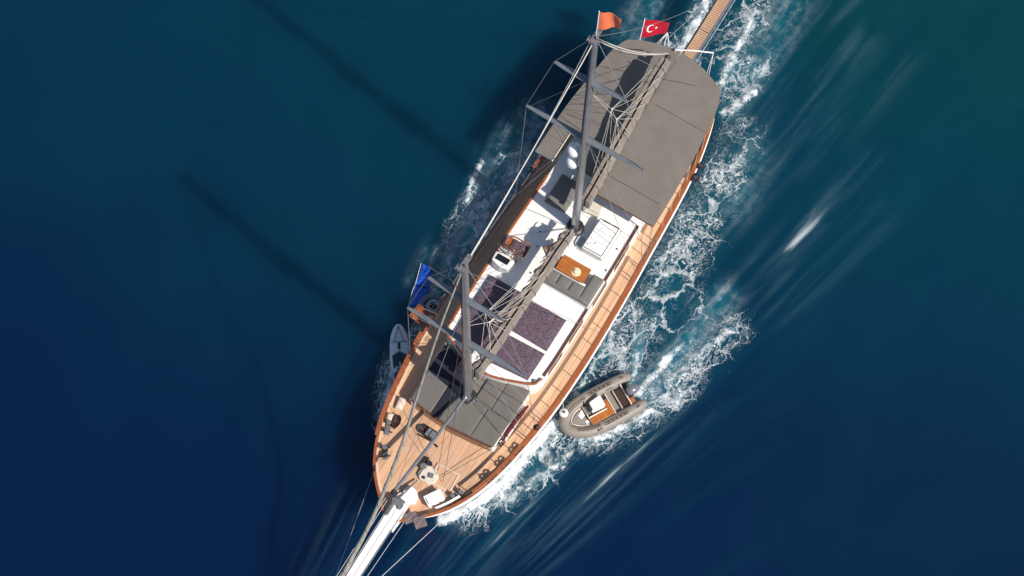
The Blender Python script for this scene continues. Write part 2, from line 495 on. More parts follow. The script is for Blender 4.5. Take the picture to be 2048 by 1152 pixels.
SSS_W = 1.0
def build_sea():
    xs = graded(-22.0, 16.0, 0.085, 6000.0)
    ys = graded(-12.0, 14.0, 0.085, 6000.0)
    X, Y = np.meshgrid(xs, ys, indexing='ij')
    nx, ny = X.shape
    near = (np.abs(X) < 60) & (np.abs(Y) < 60)
    chan = {k: np.zeros_like(X) for k in ('dense', 'lace', 'haze', 'streak', 'spray')}
    rnd = np.random.default_rng(3)
    for kind, w, amp, pts in FOAM:
        P = np.array(catmull(pts, 5))
        best = np.full(X.shape, 1e9)
        lo = P.min(0) - 4 * w; hi = P.max(0) + 4 * w
        m = (X > lo[0]) & (X < hi[0]) & (Y > lo[1]) & (Y < hi[1])
        xm, ym = X[m], Y[m]
        bd = np.full(xm.shape, 1e9)
        for a, b in zip(P[:-1], P[1:]):
            d = b - a; L2 = (d @ d) + 1e-9
            t = np.clip(((xm - a[0]) * d[0] + (ym - a[1]) * d[1]) / L2, 0, 1)
            bd = np.minimum(bd, np.hypot(xm - a[0] - t * d[0], ym - a[1] - t * d[1]))
        val = amp * np.exp(-(bd / w) ** 2 * 0.9)
        cur = chan[kind][m]
        chan[kind][m] = 1 - (1 - np.clip(cur, 0, 1)) * (1 - np.clip(val, 0, 1))
    # gentle swell and a lifted foam crest
    Z = np.where(near, 0.018 * np.sin(X * 1.1 + 0.6 * Y) + 0.014 * np.sin(Y * 1.7 - 0.5 * X + 1.0) + 0.010 * np.sin(X * 2.9 - Y * 2.1), 0.0)
    fl = np.zeros_like(X)
    for k in range(14):
        a = rnd.uniform(0, 6.28); f = rnd.uniform(4, 13)
        fl += np.sin(X * f * np.cos(a) + Y * f * np.sin(a) + rnd.uniform(0, 6.28))
    fl /= 4.0
    Z += chan['dense'] * (0.17 + 0.09 * fl) + chan['lace'] * 0.035 * fl
    me = bpy.data.meshes.new('sea')
    co = np.stack([X, Y, Z], -1).reshape(-1, 3).astype(np.float32)
    i = np.arange(nx - 1)[:, None] * ny + np.arange(ny - 1)[None, :]
    quads = np.stack([i, i + ny, i + ny + 1, i + 1], -1).reshape(-1, 4).astype(np.int32)
    me.vertices.add(len(co)); me.vertices.foreach_set('co', co.ravel())
    me.loops.add(quads.size); me.loops.foreach_set('vertex_index', quads.ravel())
    me.polygons.add(len(quads))
    me.polygons.foreach_set('loop_start', np.arange(0, quads.size, 4, dtype=np.int32))
    me.polygons.foreach_set('loop_total', np.full(len(quads), 4, dtype=np.int32))
    me.update()
    me.polygons.foreach_set('use_smooth', np.ones(len(quads), dtype=bool))
    def vec(name, a, b, c):
        at = me.attributes.new(name, 'FLOAT_VECTOR', 'POINT')
        at.data.foreach_set('vector', np.stack([a, b, c], -1).reshape(-1, 3).astype(np.float32).ravel())
    vec('foam_a', chan['dense'], chan['lace'], chan['haze'])
    # streaks fan out aft from a point ahead of the bow
    uc = 30.0
    ang = np.arctan2(Y, uc - X); rad = np.hypot(Y, uc - X)
    prox = np.exp(-(np.clip(Y - 3, 0, None) / 9.0) ** 2 - (np.clip(-Y, 0, None) / 2.0) ** 2) * near
    vec('foam_b', chan['streak'], chan['spray'], prox)
    vec('fan', rad, ang * 34.0, X * 0)
    o = bpy.data.objects.new('sea', me); COL.objects.link(o)
    o.location = ORG; o.rotation_euler = (0, 0, HEAD)
    o['kind'] = 'structure'

    t = NT('sea_water')
    def attr(n):
        a = t.n('ShaderNodeAttribute', attribute_name=n)
        s = t.n('ShaderNodeSeparateXYZ'); t.l(a.outputs['Vector'], s.inputs[0])
        return a.outputs['Vector'], s.outputs
    _, A = attr('foam_a'); _, Bc = attr('foam_b'); fan, _ = attr('fan')
    dense, lace, haze = A[0], A[1], A[2]; streak, spray, prox_ = Bc[0], Bc[1], Bc[2]
    lace = t.math('MULTIPLY', lace, 0.8)
    P = t.obj()
    # warped coordinates so that cells never look regular
    w1 = t.noise(P, 0.9, 4.0, 0.6); w2 = t.noise(P, 3.5, 3.0, 0.6)
    def warp(src, nz, amt):
        s = t.n('ShaderNodeVectorMath', operation='SUBTRACT'); t.l(nz.outputs['Color'], s.inputs[0]); s.inputs[1].default_value = (0.5, 0.5, 0.5)
        m = t.n('ShaderNodeVectorMath', operation='SCALE'); t.l(s.outputs[0], m.inputs[0]); m.inputs[3].default_value = amt
        a = t.n('ShaderNodeVectorMath', operation='ADD'); t.l(src, a.inputs[0]); t.l(m.outputs[0], a.inputs[1])
        return a.outputs[0]
    Pw = warp(warp(t.mapping(fan, (0.72, 1.0, 1.0)), w1, 1.3), w2, 0.35)
    def cells(scale, vec):
        v = t.n('ShaderNodeTexVoronoi', feature='DISTANCE_TO_EDGE', voronoi_dimensions='2D')
        t.l(vec, v.inputs['Vector']); v.inputs['Scale'].default_value = scale
        return v.outputs['Distance']
    nb = t.noise(P, 0.75, 5.0, 0.6).outputs[0]
    nm = t.noise(P, 2.4, 4.0, 0.65).outputs[0]
    nf = t.noise(P, 7.0, 5.0, 0.7).outputs[0]
    nff = t.noise(P, 24.0, 4.0, 0.7).outputs[0]
    def web(vec, scale, th_k, nz, soft=0.25):
        d = cells(scale, vec)
        d = t.math('ADD', d, t.math('MULTIPLY', t.math('SUBTRACT', nf, 0.5), 0.16))
        th = t.math('MULTIPLY', t.math('MULTIPLY', lace, t.rng(nz, 0.36, 0.68, 0.0, 1.0)), th_k)
        return t.math('MULTIPLY', t.rng(t.math('DIVIDE', d, t.math('ADD', th, 0.0005)), 1.0, soft, 0.0, 1.0, True), t.rng(th, 0.004, 0.03))
    patch = t.noise(t.mapping(P, (0.32, 0.5, 1), (4.0, 1.0, 0)), 1.0, 3.0, 0.55).outputs[0]
    clump = t.rng(patch, 0.36, 0.60, 0.25, 1.15, True)
    L1 = t.math('MULTIPLY', web(t.mapping(Pw, (0.8, 1.05, 1)), 0.95, 0.24, nb), t.rng(nf, 0.30, 0.55, 0.35, 1.0))
    def fil(scale, off, width, k):
        n = t.noise(t.mapping(Pw, (scale * 0.8, scale, 1), off), 1.0, 4.0, 0.62).outputs[0]
        d = t.math('ABSOLUTE', t.math('SUBTRACT', n, 0.5))
        th = t.math('MULTIPLY', t.math('MULTIPLY', lace, clump), width)
        return t.math('MULTIPLY', t.rng(t.math('DIVIDE', d, t.math('ADD', th, 0.0004)), 1.0, 0.2, 0.0, 1.0, True), t.rng(th, width * 0.08, width * 0.5, 0.0, k))
    L2 = fil(1.5, (7.3, 2.1, 0), 0.050, 1.0)
    L3 = fil(4.2, (1.3, 9.1, 0), 0.060, 0.8)
    blobs = t.math('MULTIPLY', t.rng(t.math('ADD', t.math('MULTIPLY', t.math('MULTIPLY', lace, clump), 0.55), t.math('ADD', nb, t.math('MULTIPLY', nf, 0.6))), 1.22, 1.42, 0.0, 1.0, True), 0.9)
    D = t.rng(t.math('ADD', dense, t.math('ADD', t.math('MULTIPLY', t.math('SUBTRACT', nm, 0.5), 1.1), t.math('MULTIPLY', t.math('SUBTRACT', nf, 0.5), 0.9))), 0.42, 0.85, 0.0, 1.0, True)
    D = t.math('MULTIPLY', D, t.rng(dense, 0.05, 0.25))
    fs = t.noise(t.mapping(fan, (0.13, 2.1, 1.0)), 1.0, 4.0, 0.52).outputs[0]
    fs2 = t.noise(t.mapping(fan, (0.16, 0.8, 1.0), (3, 7, 0)), 1.0, 3.0, 0.55).outputs[0]
    S = t.math('MULTIPLY', t.math('MULTIPLY', streak, t.rng(fs, 0.40, 0.72, 0.0, 1.0, True)), t.rng(fs2, 0.32, 0.58, 0.0, 1.15))
    S2 = t.rng(S, 0.35, 0.95, 0.0, 0.5, True)
    H = t.math('MULTIPLY', t.math('MULTIPLY', haze, t.rng(t.math('ADD', t.math('MULTIPLY', nm, 0.5), t.math('MULTIPLY', fs, 0.6)), 0.45, 0.85, 0.0, 1.0, True)), 0.62)
    SP = t.math('MULTIPLY', t.rng(t.math('ADD', nff, t.math('MULTIPLY', nf, 0.4)), 0.74, 0.9, 0.0, 1.0, True), t.math('MULTIPLY', spray, 0.9))
    def mx(a, b): return t.math('MAXIMUM', a, b)
    F = mx(t.math('MULTIPLY', mx(mx(t.math('MULTIPLY', L1, 0.85), L2), t.math('MULTIPLY', L3, 0.75)), t.rng(nm, 0.32, 0.62, 0.35, 1.0)), mx(t.math('MULTIPLY', blobs, t.rng(lace, 0.1, 0.4)), mx(D, mx(S2, mx(H, SP)))))
    F = t.math('MINIMUM', F, 1.0)
    # body colour of the water: deep navy, greener where it shoals astern, milky where air is churned in
    sep = t.n('ShaderNodeSeparateXYZ'); t.l(t.n('ShaderNodeNewGeometry').outputs['Position'], sep.inputs[0])
    big = t.noise(P, 0.045, 3.0).outputs[0]
    shoal = t.math('ADD', t.math('MULTIPLY', sep.outputs[1], 0.040), t.math('ADD', t.math('MULTIPLY', sep.outputs[0], 0.013), t.math('MULTIPLY', t.math('SUBTRACT', big, 0.5), 1.3)))
    deep = t.mix(t.rng(shoal, -0.55, 0.6, 0.0, 1.0, True), (0.0008, 0.0098, 0.0405), (0.0009, 0.0285, 0.053))
    deep = t.mix(t.rng(shoal, 0.55, 1.1, 0.0, 0.8, True), deep, (0.0010, 0.038, 0.036))
    st = t.noise(t.mapping(fan, (0.06, 0.55, 1.0)), 1.0, 5.0, 0.6).outputs[0]
    deep = t.mix(t.math('MULTIPLY', t.rng(st, 0.42, 0.75, 0.0, 0.45, True), prox_), deep, (0.003, 0.055, 0.085))
    air = t.math('ADD', t.math('MULTIPLY', lace, 0.55), t.math('ADD', t.math('MULTIPLY', dense, 0.5), t.math('MULTIPLY', haze, 0.8)), clamp=True)
    air = t.math('MULTIPLY', air, t.rng(nb, 0.3, 0.65, 0.5, 1.0))
    deep = t.mix(t.math('MULTIPLY', air, 0.9), deep, (0.010, 0.135, 0.185))
    deep = t.mix(t.math('MULTIPLY', S, 0.72, clamp=True), deep, (0.060, 0.128, 0.165))
    foamc = t.mix(nf, (0.52, 0.60, 0.65), (0.84, 0.85, 0.85))
    t.l(t.mix(F, deep, foamc), t.b.inputs['Base Color'])
    t.l(t.rng(F, 0.0, 0.6, 0.16, 0.85), t.b.inputs['Roughness'])
    t.b.inputs['IOR'].default_value = 1.333
    t.b.subsurface_method = 'BURLEY'
    t.l(t.rng(F, 0.0, 0.25, SSS_W, 0.0), t.b.inputs['Subsurface Weight'])
    t.b.inputs['Subsurface Radius'].default_value = (1.0, 1.0, 1.0)
    t.b.inputs['Subsurface Scale'].default_value = 4.2
    rip = t.noise(t.mapping(P, (0.8, 1.5, 1)), 1.6, 5.0, 0.55).outputs[0]
    hgt = t.math('ADD', t.math('MULTIPLY', rip, 0.35), t.math('ADD', t.math('MULTIPLY', F, 0.5), t.math('MULTIPLY', t.math('MULTIPLY', F, nff), 0.5)))
    t.bump(hgt, 0.55, 0.12)
    me.materials.append(t.m)
    return o
sea = build_sea()

# ------------------------------------------------------------------ the yacht: hull and deck
yacht = bpy.data.objects.new('sailing_yacht', None)
COL.objects.link(yacht)
yacht.location = ORG; yacht.rotation_euler = (0, 0, HEAD)
tag(yacht, 'large white two-masted wooden yacht with teak foredeck and grey stern awning', 'sailing yacht')

HALF = [(-14.5, 0.02), (-14.45, 0.8), (-14.2, 1.5), (-13.7, 2.1), (-12.8, 2.5), (-11, 2.88), (-9.5, 3.04), (-8, 3.13), (-6, 3.22),
        (-4, 3.32), (-2, 3.38), (0, 3.40), (2, 3.34), (3.6, 3.2), (4.8, 3.03), (5.7, 2.88), (6.6, 2.68), (7.5, 2.38), (8.4, 1.93),
        (9.07, 1.42), (9.63, 0.85), (10.06, 0.38), (10.3, 0.03)]
HP = [p for p in catmull(HALF, 4)]
HU = [p[0] for p in HP]; HB = [max(0.02, p[1]) for p in HP]
_o = np.argsort(HU)
def hb(u): return float(np.interp(u, np.array(HU)[_o], np.array(HB)[_o]))
def zd(u): return 1.55 + (0.0046 * (u + 3) ** 2 if u > -3 else 0.003 * (u + 3) ** 2)
def bul(u): return 0.14 + 0.17 * min(1, max(0, (u - 4.6) / 2.5)) + 0.08 * min(1, max(0, (-10 - u) / 3))
def zr(u): return zd(u) + bul(u)
# closed outline, port side stern to bow, then starboard bow to stern
OUT = [(u, b) for u, b in zip(HU, HB)] + [(u, -b) for u, b in reversed(list(zip(HU, HB)))]
def inset(d):
    n = len(OUT); res = []
    for i in range(n):
        a = Vector(OUT[(i - 1) % n]); b = Vector(OUT[(i + 1) % n])
        t = (b - a)
        if t.length < 1e-6: t = Vector((1, 0))
        t.normalize(); nrm = Vector((t.y, -t.x))     # inward
        p = Vector(OUT[i]) + nrm * d
        if OUT[i][1] > 0: p.y = max(p.y, 0.008)
        else: p.y = min(p.y, -0.008)
        res.append((p.x, p.y))
    return res
def rake(u, z):
    w = max(0, (u - 5.0) / 5.3) ** 2 * 0.48
    s = max(0, (-11.0 - u) / 3.5) ** 1.5 * 0.30
    h = max(0.0, zr(u) - z)
    return u - w * h + s * h
def ring(d, zf):
    pts = inset(d); out = []
    for (u, v), (ou, ov) in zip(pts, OUT):
        z = zf(ou)
        out.append((rake(u, z), v, z))
    return out
def rings(mb, rs, closed_section=False):
    n = len(rs[0]); vs = [p for r in rs for p in r]; fs = []
    k = len(rs)
    for i in range(k if closed_section else k - 1):
        j = (i + 1) % k
        for a in range(n):
            b = (a + 1) % n
            fs.append((i * n + a, i * n + b, j * n + b, j * n + a))
    return mb.add(vs, fs)

m = MB()
rings(m, [ring(0.0, zr), ring(0.0, lambda u: zd(u) - 0.02), ring(0.09, lambda u: 0.62 * zd(u)), ring(0.27, lambda u: 0.42), ring(0.38, lambda u: 0.1), ring(0.55, lambda u: -0.35), ring(0.9, lambda u: -0.9)])
hull = m.build('hull', M_HULL, yacht, smooth=40)
m = MB(); rings(m, [ring(-0.045, lambda u: zd(u) - 0.10), ring(-0.045, lambda u: zd(u) - 0.20), ring(0.004, lambda u: zd(u) - 0.23), ring(0.004, lambda u: zd(u) - 0.07)], True)
m.build('rubbing_strake', M_HULL, hull, smooth=30)
m = MB(); rings(m, [ring(0.12, lambda u: 0.80), ring(0.14, lambda u: 0.75), ring(0.24, lambda u: 0.75), ring(0.24, lambda u: 0.80)], True)
m.build('waterline_stripe', M_BLACK, hull)
m = MB(); rings(m, [ring(0.001, lambda u: zr(u) - 0.004), ring(0.06, lambda u: zr(u) - 0.004), ring(0.06, lambda u: zd(u) - 0.01)])
bulwark = m.build('bulwark', M_VARN, yacht, smooth=40)
m = MB(); rings(m, [ring(-0.02, lambda u: zr(u)), ring(-0.02, lambda u: zr(u) + 0.05), ring(0.09, lambda u: zr(u) + 0.055), ring(0.09, lambda u: zr(u))], True)
m.build('cap_rail', M_VARN, yacht, smooth=30)

# deck sheet with camber
def deck_z(u, v): return zd(u) + 0.05 * (1 - (v / max(0.3, hb(u))) ** 2)
m = MB(); rows = []
us = [u for u in np.linspace(-14.2, 10.05, 98)]
for u in us:
    b = max(0.02, hb(u) - 0.055)
    rows.append([(u, b * s, deck_z(u, b * s)) for s in np.linspace(-1, 1, 13)])
m.loft(rows, closed=False, cap=False)
deck = m.build('deck', M_TEAK, yacht, smooth=50)
# pale waterway round the deck edge
m = MB(); rings(m, [ring(0.062, lambda u: zd(u) + 0.05), ring(0.15, lambda u: zd(u) + 0.05), ring(0.15, lambda u: zd(u) - 0.02), ring(0.062, lambda u: zd(u) - 0.02)], True)
m.build('waterway', mat('cream_paint', (0.62, 0.50, 0.39), 0.5, 0, 0.06, 2.0), deck, smooth=30)

# ------------------------------------------------------------------ deckhouse
def house_half():
    return [(-10.4, 2.24), (-6.5, 2.32), (-3.0, 2.38), (0.5, 2.38), (1.75, 2.33), (2.05, 2.23), (2.24, 2.0), (2.40, 1.6), (2.60, 1.05), (2.75, 0.5), (2.80, 0.0)]
HH = house_half()
house_poly = HH + [(u, -v) for u, v in reversed(HH[:-1])]
ROOF = 2.95
def roof_z(u, v): return ROOF + 0.07 * (1 - (v / 2.45) ** 2)
m = MB()
secs = []
base = [(u + (0.04 if u > 1.7 else 0), v * 0.995, zd(u) - 0.02) for u, v in house_poly]
mid = [(u, v, ROOF - 0.1) for u, v in house_poly]
top = [(u * 0.998, v * 0.985, ROOF) for u, v in house_poly]
m.loft([base, mid, top], closed=True, cap=False)
house = m.build('deckhouse', M_GEL, yacht, smooth=50)
m = MB(); rows = []
for k in range(len(HH) - 1):
    for s in np.linspace(0, 1, 5)[:-1]:
        u = HH[k][0] * (1 - s) + HH[k + 1][0] * s; v = (HH[k][1] * (1 - s) + HH[k + 1][1] * s) * 0.985
        rows.append([(u * 0.998, v * q, ROOF + 0.07 * (1 - q * q)) for q in np.linspace(-1, 1, 15)])
m.loft(rows, closed=False, cap=False)
m.build('coachroof', M_GEL, house, smooth=50)
# varnished coaming round the roof edge
def coaming(pts, w, z0, h):
    secs = []
    for i, (u, v) in enumerate(pts):
        a = Vector(pts[max(0, i - 1)]); b = Vector(pts[min(len(pts) - 1, i + 1)])
        t = (b - a).normalized(); n = Vector((-t.y, t.x)) * w / 2
        p = Vector((u, v))
        secs.append([(*(p - n), z0), (*(p + n), z0), (*(p + n), z0 + h), (*(p - n), z0 + h)])
    return MB().loft(secs)
side_p = [(-6.4, 2.30), (-3.0, 2.355), (0.5, 2.355), (1.6, 2.31)]
coaming(catmull(side_p, 5), 0.10, ROOF - 0.035, 0.10).build('roof_coaming', M_VARD, house)  # port run in darker wood: its shade is put into the colour
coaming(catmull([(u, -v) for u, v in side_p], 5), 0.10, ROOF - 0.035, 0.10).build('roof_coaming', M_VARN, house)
fr = catmull([(1.75, 2.33), (2.05, 2.22), (2.24, 1.97), (2.40, 1.57), (2.60, 1.03), (2.75, 0.5), (2.80, 0.0), (2.75, -0.5), (2.60, -1.03), (2.40, -1.57), (2.24, -1.97), (2.05, -2.22), (1.75, -2.33)], 4)
MB().tube([(u, v, ROOF + 0.10) for u, v in fr], 0.055, 10).build('front_grab_rail', M_VARN, house, smooth=40)
for i in range(0, len(fr), 6):
    MB().tube([(fr[i][0], fr[i][1], ROOF - 0.01), (fr[i][0], fr[i][1], ROOF + 0.09)], 0.025, 6).build('rail_post', M_STEEL, house, smooth=40)
# long dark side windows
for s in (1, -1):
    for u0, u1 in ((-5.6, -4.3), (-3.6, -2.4), (-1.6, -0.4), (0.15, 1.25)):
        vv = (2.44 + 0.012) * s
        def wp(u, z): return (u, s * (float(np.interp(u, [-10.4, -6.5, -3, .5, 1.75], [2.24, 2.32, 2.38, 2.38, 2.33])) * (1.0 - 0.005 * (ROOF - 0.1 - z) / 1.3) + 0.006), z)
        def wq(u, z, d): p = wp(u, z); return (p[0], p[1] + s * d, p[2])
        zz0, zz1 = 2.15, 2.62
        mm = MB()
        A = [wq(u0, zz0, -0.02), wq(u1, zz0, -0.02), wq(u1, zz1, -0.02), wq(u0, zz1, -0.02)]
        Bq = [wq(u0, zz0, 0.012), wq(u1, zz0, 0.012), wq(u1, zz1, 0.012), wq(u0, zz1, 0.012)]
        mm.loft([A, Bq])
        mm.build('window', M_GLASS, house, bevel=0.006)
# low forward trunk under the sun pads
TR = 2.55
tp = [(2.35, 2.12), (3.7, 2.12), (5.28, 2.08), (5.36, 1.98), (5.47, 0.0), (5.36, -1.98), (5.28, -2.08), (3.7, -2.12), (2.35, -2.12)]
trunk = MB().prism(tp, 1.5, TR).build('forward_trunk', M_GEL, yacht, bevel=0.02)
MB().prism([(u * 0.998, v * 0.985) for u, v in tp], TR - 0.02, TR + 0.002).build('trunk_top', mat('grey_nonskid', (0.17, 0.155, 0.14), 0.8, 0, 0.1, 6.0, 0.2), trunk)
coaming([(5.30, 2.0), (5.41, 1.2), (5.5, 0.0), (5.41, -1.2), (5.30, -2.0)], 0.10, TR - 0.55, 0.58).build('trunk_trim', M_VARD, trunk)

# ------------------------------------------------------------------ guard rails
def rail_line(s, u0, u1, n=70, d=0.035, h=0.86):
    out = []
    for u in np.linspace(u0, u1, n):
        out.append((u, s * (hb(u) - d), zd(u) + h))
    return out
def guard_rail(s, u0, u1):
    pts = rail_line(s, u0, u1)
    secs = []
    for i, p in enumerate(pts):
        a = Vector(pts[max(0, i - 1)]); b = Vector(pts[min(len(pts) - 1, i + 1)])
        t = (b - a).normalized(); n = Vector((-t.y, t.x, 0)).normalized() * 0.066
        q = Vector(p)
        secs.append([q - n + Vector((0, 0, -0.022)), q + n + Vector((0, 0, -0.022)), q + n * 0.93 + Vector((0, 0, 0.022)), q - n * 0.93 + Vector((0, 0, 0.022))])
    g = MB().loft(secs).build('guard_rail', M_VARN, yacht, smooth=30)
    return g
post = MB().tube([(0, 0, 0), (0, 0, 1)], 0.016, 6)
for s, spans in ((1, ((-13.2, -6.6), (-5.35, 7.45))), (-1, ((-13.2, -6.6), (2.5, 7.45)))):
    for u0, u1 in spans:
        g = guard_rail(s, u0, u1)
        k = max(1, int(round((u1 - u0) / 0.86)))
        for i in range(k + 1):
            u = u0 + 0.04 + (u1 - u0 - 0.08) * i / k
            v = s * (hb(u) - 0.035)
            z0 = zr(u) + 0.05
            MB().tube([(u, v, z0), (u, v, zd(u) + 0.845)], 0.021, 6).build('stanchion', M_STEEL, g, smooth=40)
        # a thin wire halfway up
        MB().tube([(p[0], p[1], p[2] - 0.36) for p in rail_line(s, u0, u1, 40)], 0.006, 5).build('guard_wire', M_WIRE, g, smooth=40)

# the starboard waist has a lower grey steel rail instead
sr = MB().tube([(u, -(hb(u) - 0.04), zd(u) + 0.62) for u in np.linspace(-6.4, -0.2, 24)], 0.022, 6).build('waist_rail', M_IRON, yacht, smooth=50)
for u in np.linspace(-6.4, -0.2, 8):
    MB().tube([(u, -(hb(u) - 0.04), zr(u) + 0.05), (u, -(hb(u) - 0.04), zd(u) + 0.61)], 0.018, 6).build('stanchion', M_IRON, sr, smooth=40)
for dz in (0.42, 0.24):
    MB().tube([(u, -(hb(u) - 0.04), zd(u) + dz) for u in np.linspace(-6.4, -0.2, 16)], 0.010, 5).build('guard_wire', M_WIRE, sr, smooth=50)

# heart-shaped bronze fairleads standing on the port bow rail
for u in (4.72, 5.55, 6.40):
    f = MB()
    v = hb(u) - 0.06; z0 = zr(u) + 0.055
    a = math.atan2(hb(u + 0.2) - hb(u - 0.2), 0.4)
    R = Matrix.Rotation(a, 3, 'Z') @ Matrix.Rotation(math.radians(90), 3, 'X')
    for du in (-0.13, 0.13):
        c = Vector((u, v, z0 + 0.15)) + Matrix.Rotation(a, 3, 'Z') @ Vector((du, 0, 0))
        f.torus(c, 0.105, 0.04, 18, 8, R)
    f.box((u, v, z0 + 0.03), (0.55, 0.13, 0.06), a)
    f.build('fairlead', M_VARD, yacht, smooth=50)

# ------------------------------------------------------------------ masts and rigging
def line(mb, a, b, r=0.013, s=0.0, n=10):
    return mb.tube(sag(a, b, s, n) if s else [a, b], r, 5)

def spreader(name, z, half, mu, parent, droop=0.0):
    for s in (1, -1):
        secs = []
        for k in range(7):
            q = k / 6
            v = s * (0.12 + (half - 0.12) * q)
            ch = 0.30 * (1 - q) ** 0.7 * 0.55 + 0.125
            th = 0.055 - 0.025 * q
            zz = z + 0.05 * q
            secs.append([(mu - ch / 2, v, zz), (mu - ch * 0.2, v, zz + th), (mu + ch * 0.3, v, zz + th), (mu + ch / 2, v, zz), (mu + ch * 0.3, v, zz - th), (mu - ch * 0.2, v, zz - th)])
        MB().loft(secs).build(name, M_SPRD, parent, smooth=40)

def mast(name, b, t, r, sp, chain_u, chain_z, label):
    b = Vector(b); t = Vector(t)
    secs = []; n = 18
    for k in range(15):
        q = k / 14
        c = b.lerp(t, q)
        rr = r * (1.0 - 0.22 * q)
        secs.append([(c.x + rr * 1.18 * math.cos(a), c.y + rr * 0.92 * math.sin(a), c.z) for a in [2 * math.pi * i / n for i in range(n)]])
    o = MB().loft(secs).build(name, M_ALU, yacht, smooth=40)
    o['label'] = label
    MB().lathe([(0.40, 0), (0.40, 0.07), (0.34, 0.13), (0.26, 0.15), (0.25, 0.20)], (b.x, b.y, b.z - 0.01), 14).build('mast_collar', M_DARK, o, smooth=40)
    # luff track
    MB().tube([b.lerp(t, q) + Vector((-r * 1.22, 0, 0.3 if q == 0 else 0)) for q in (0, 0.5, 0.97)], 0.025, 5).build('sail_track', M_IRON, o)
    # winches and cleats low on the mast
    for dz, s in ((0.55, 1), (0.55, -1), (0.95, 1)):
        MB().lathe([(0.07, 0), (0.055, 0.05), (0.05, 0.1), (0.07, 0.14)], (b.x, b.y + s * r * 0.85, b.z + dz), 10, Matrix.Rotation(-s * math.pi / 2, 3, 'X')).build('mast_winch', M_DARK, o, smooth=40)
    # masthead: crane, sheaves, instruments
    mh = MB()
    mh.box((t.x - 0.05, 0, t.z + 0.04), (0.75, 0.2, 0.1)); mh.box((t.x + 0.25, 0, t.z + 0.12), (0.1, 0.34, 0.07))
    mh.tube([(t.x - 0.3, 0.08, t.z), (t.x - 0.3, 0.08, t.z + 0.55)], 0.014, 5)
    mh.tube([(t.x + 0.2, -0.12, t.z), (t.x + 0.2, -0.12, t.z + 0.4), (t.x + 0.45, -0.12, t.z + 0.42)], 0.014, 5)
    mh.lathe([(0.05, 0), (0.06, 0.08), (0.04, 0.14)], (t.x + 0.05, 0.1, t.z + 0.08), 8)
    mh.build('masthead_fitting', M_IRON, o, smooth=40)
    def at(z): return b.lerp(t, (z - b.z) / (t.z - b.z))
    tips = []
    for z, half in sp:
        spreader('spreader', z, half, at(z).x, o)
        tips.append((z, half, at(z).x))
    for s in (1, -1):
        (zl, hl, ul), (zu, hu, uu) = tips
        cp = (chain_u, s * (hb(chain_u) - 0.07), chain_z)
        topp = (t.x, s * 0.12, t.z - 0.15)
        MB().tube([topp, (uu, s * hu, zu + 0.06), (ul, s * hl, zl + 0.06), cp], 0.014, 5).build('shroud', M_WIRE, o, smooth=60)
        for du, zz in ((0.55, zl - 0.1), (-0.6, zl - 0.1)):
            cc = (chain_u + du, s * (hb(chain_u + du) - 0.07), chain_z)
            MB().tube([(at(zz).x, s * 0.14, zz), cc], 0.012, 5).build('shroud', M_WIRE, o, smooth=60)
        MB().tube([(at(zu).x, s * 0.12, zu), (ul, s * (hl - 0.1), zl + 0.05)], 0.010, 5).build('shroud', M_WIRE, o, smooth=60)
        # turnbuckles
        for du in (0.55, 0.0, -0.6):
            u = chain_u + du; v = s * (hb(u) - 0.07)
            MB().tube([(u, v, zr(u) + 0.02), (u, v * 0.998, chain_z + 0.12)], 0.022, 6).build('turnbuckle', M_STEEL, o, smooth=40)
    return o, at

main_mast, mast_m = mast('main_mast', (-4.9, 0, ROOF + 0.06), (-5.36, 0, 20.5), 0.185, ((12.1, 2.68), (17.0, 1.57)), -5.2, 2.4, 'taller grey main mast')
fore_mast, mast_f = mast('fore_mast', (3.95, 0, TR), (3.67, 0, 17.85), 0.20, ((9.6, 2.74), (14.4, 1.63)), 3.6, 2.35, 'shorter grey fore mast')

# satellite domes on brackets off the main mast
for z in (9.15, 10.25):
    c = mast_m(z)
    d = MB().lathe([(0.18, -0.02), (0.27, 0.08), (0.305, 0.22), (0.305, 0.34), (0.285, 0.43), (0.24, 0.52), (0.17, 0.585), (0.09, 0.62), (0.03, 0.63)], (c.x + 0.0, -0.40, z + 0.05), 24).build('satellite_dome', M_DOME, main_mast, smooth=60)
    MB().box((c.x, -0.26, z + 0.0), (0.16, 0.42, 0.05)).build('dome_bracket', M_ALU, main_mast)

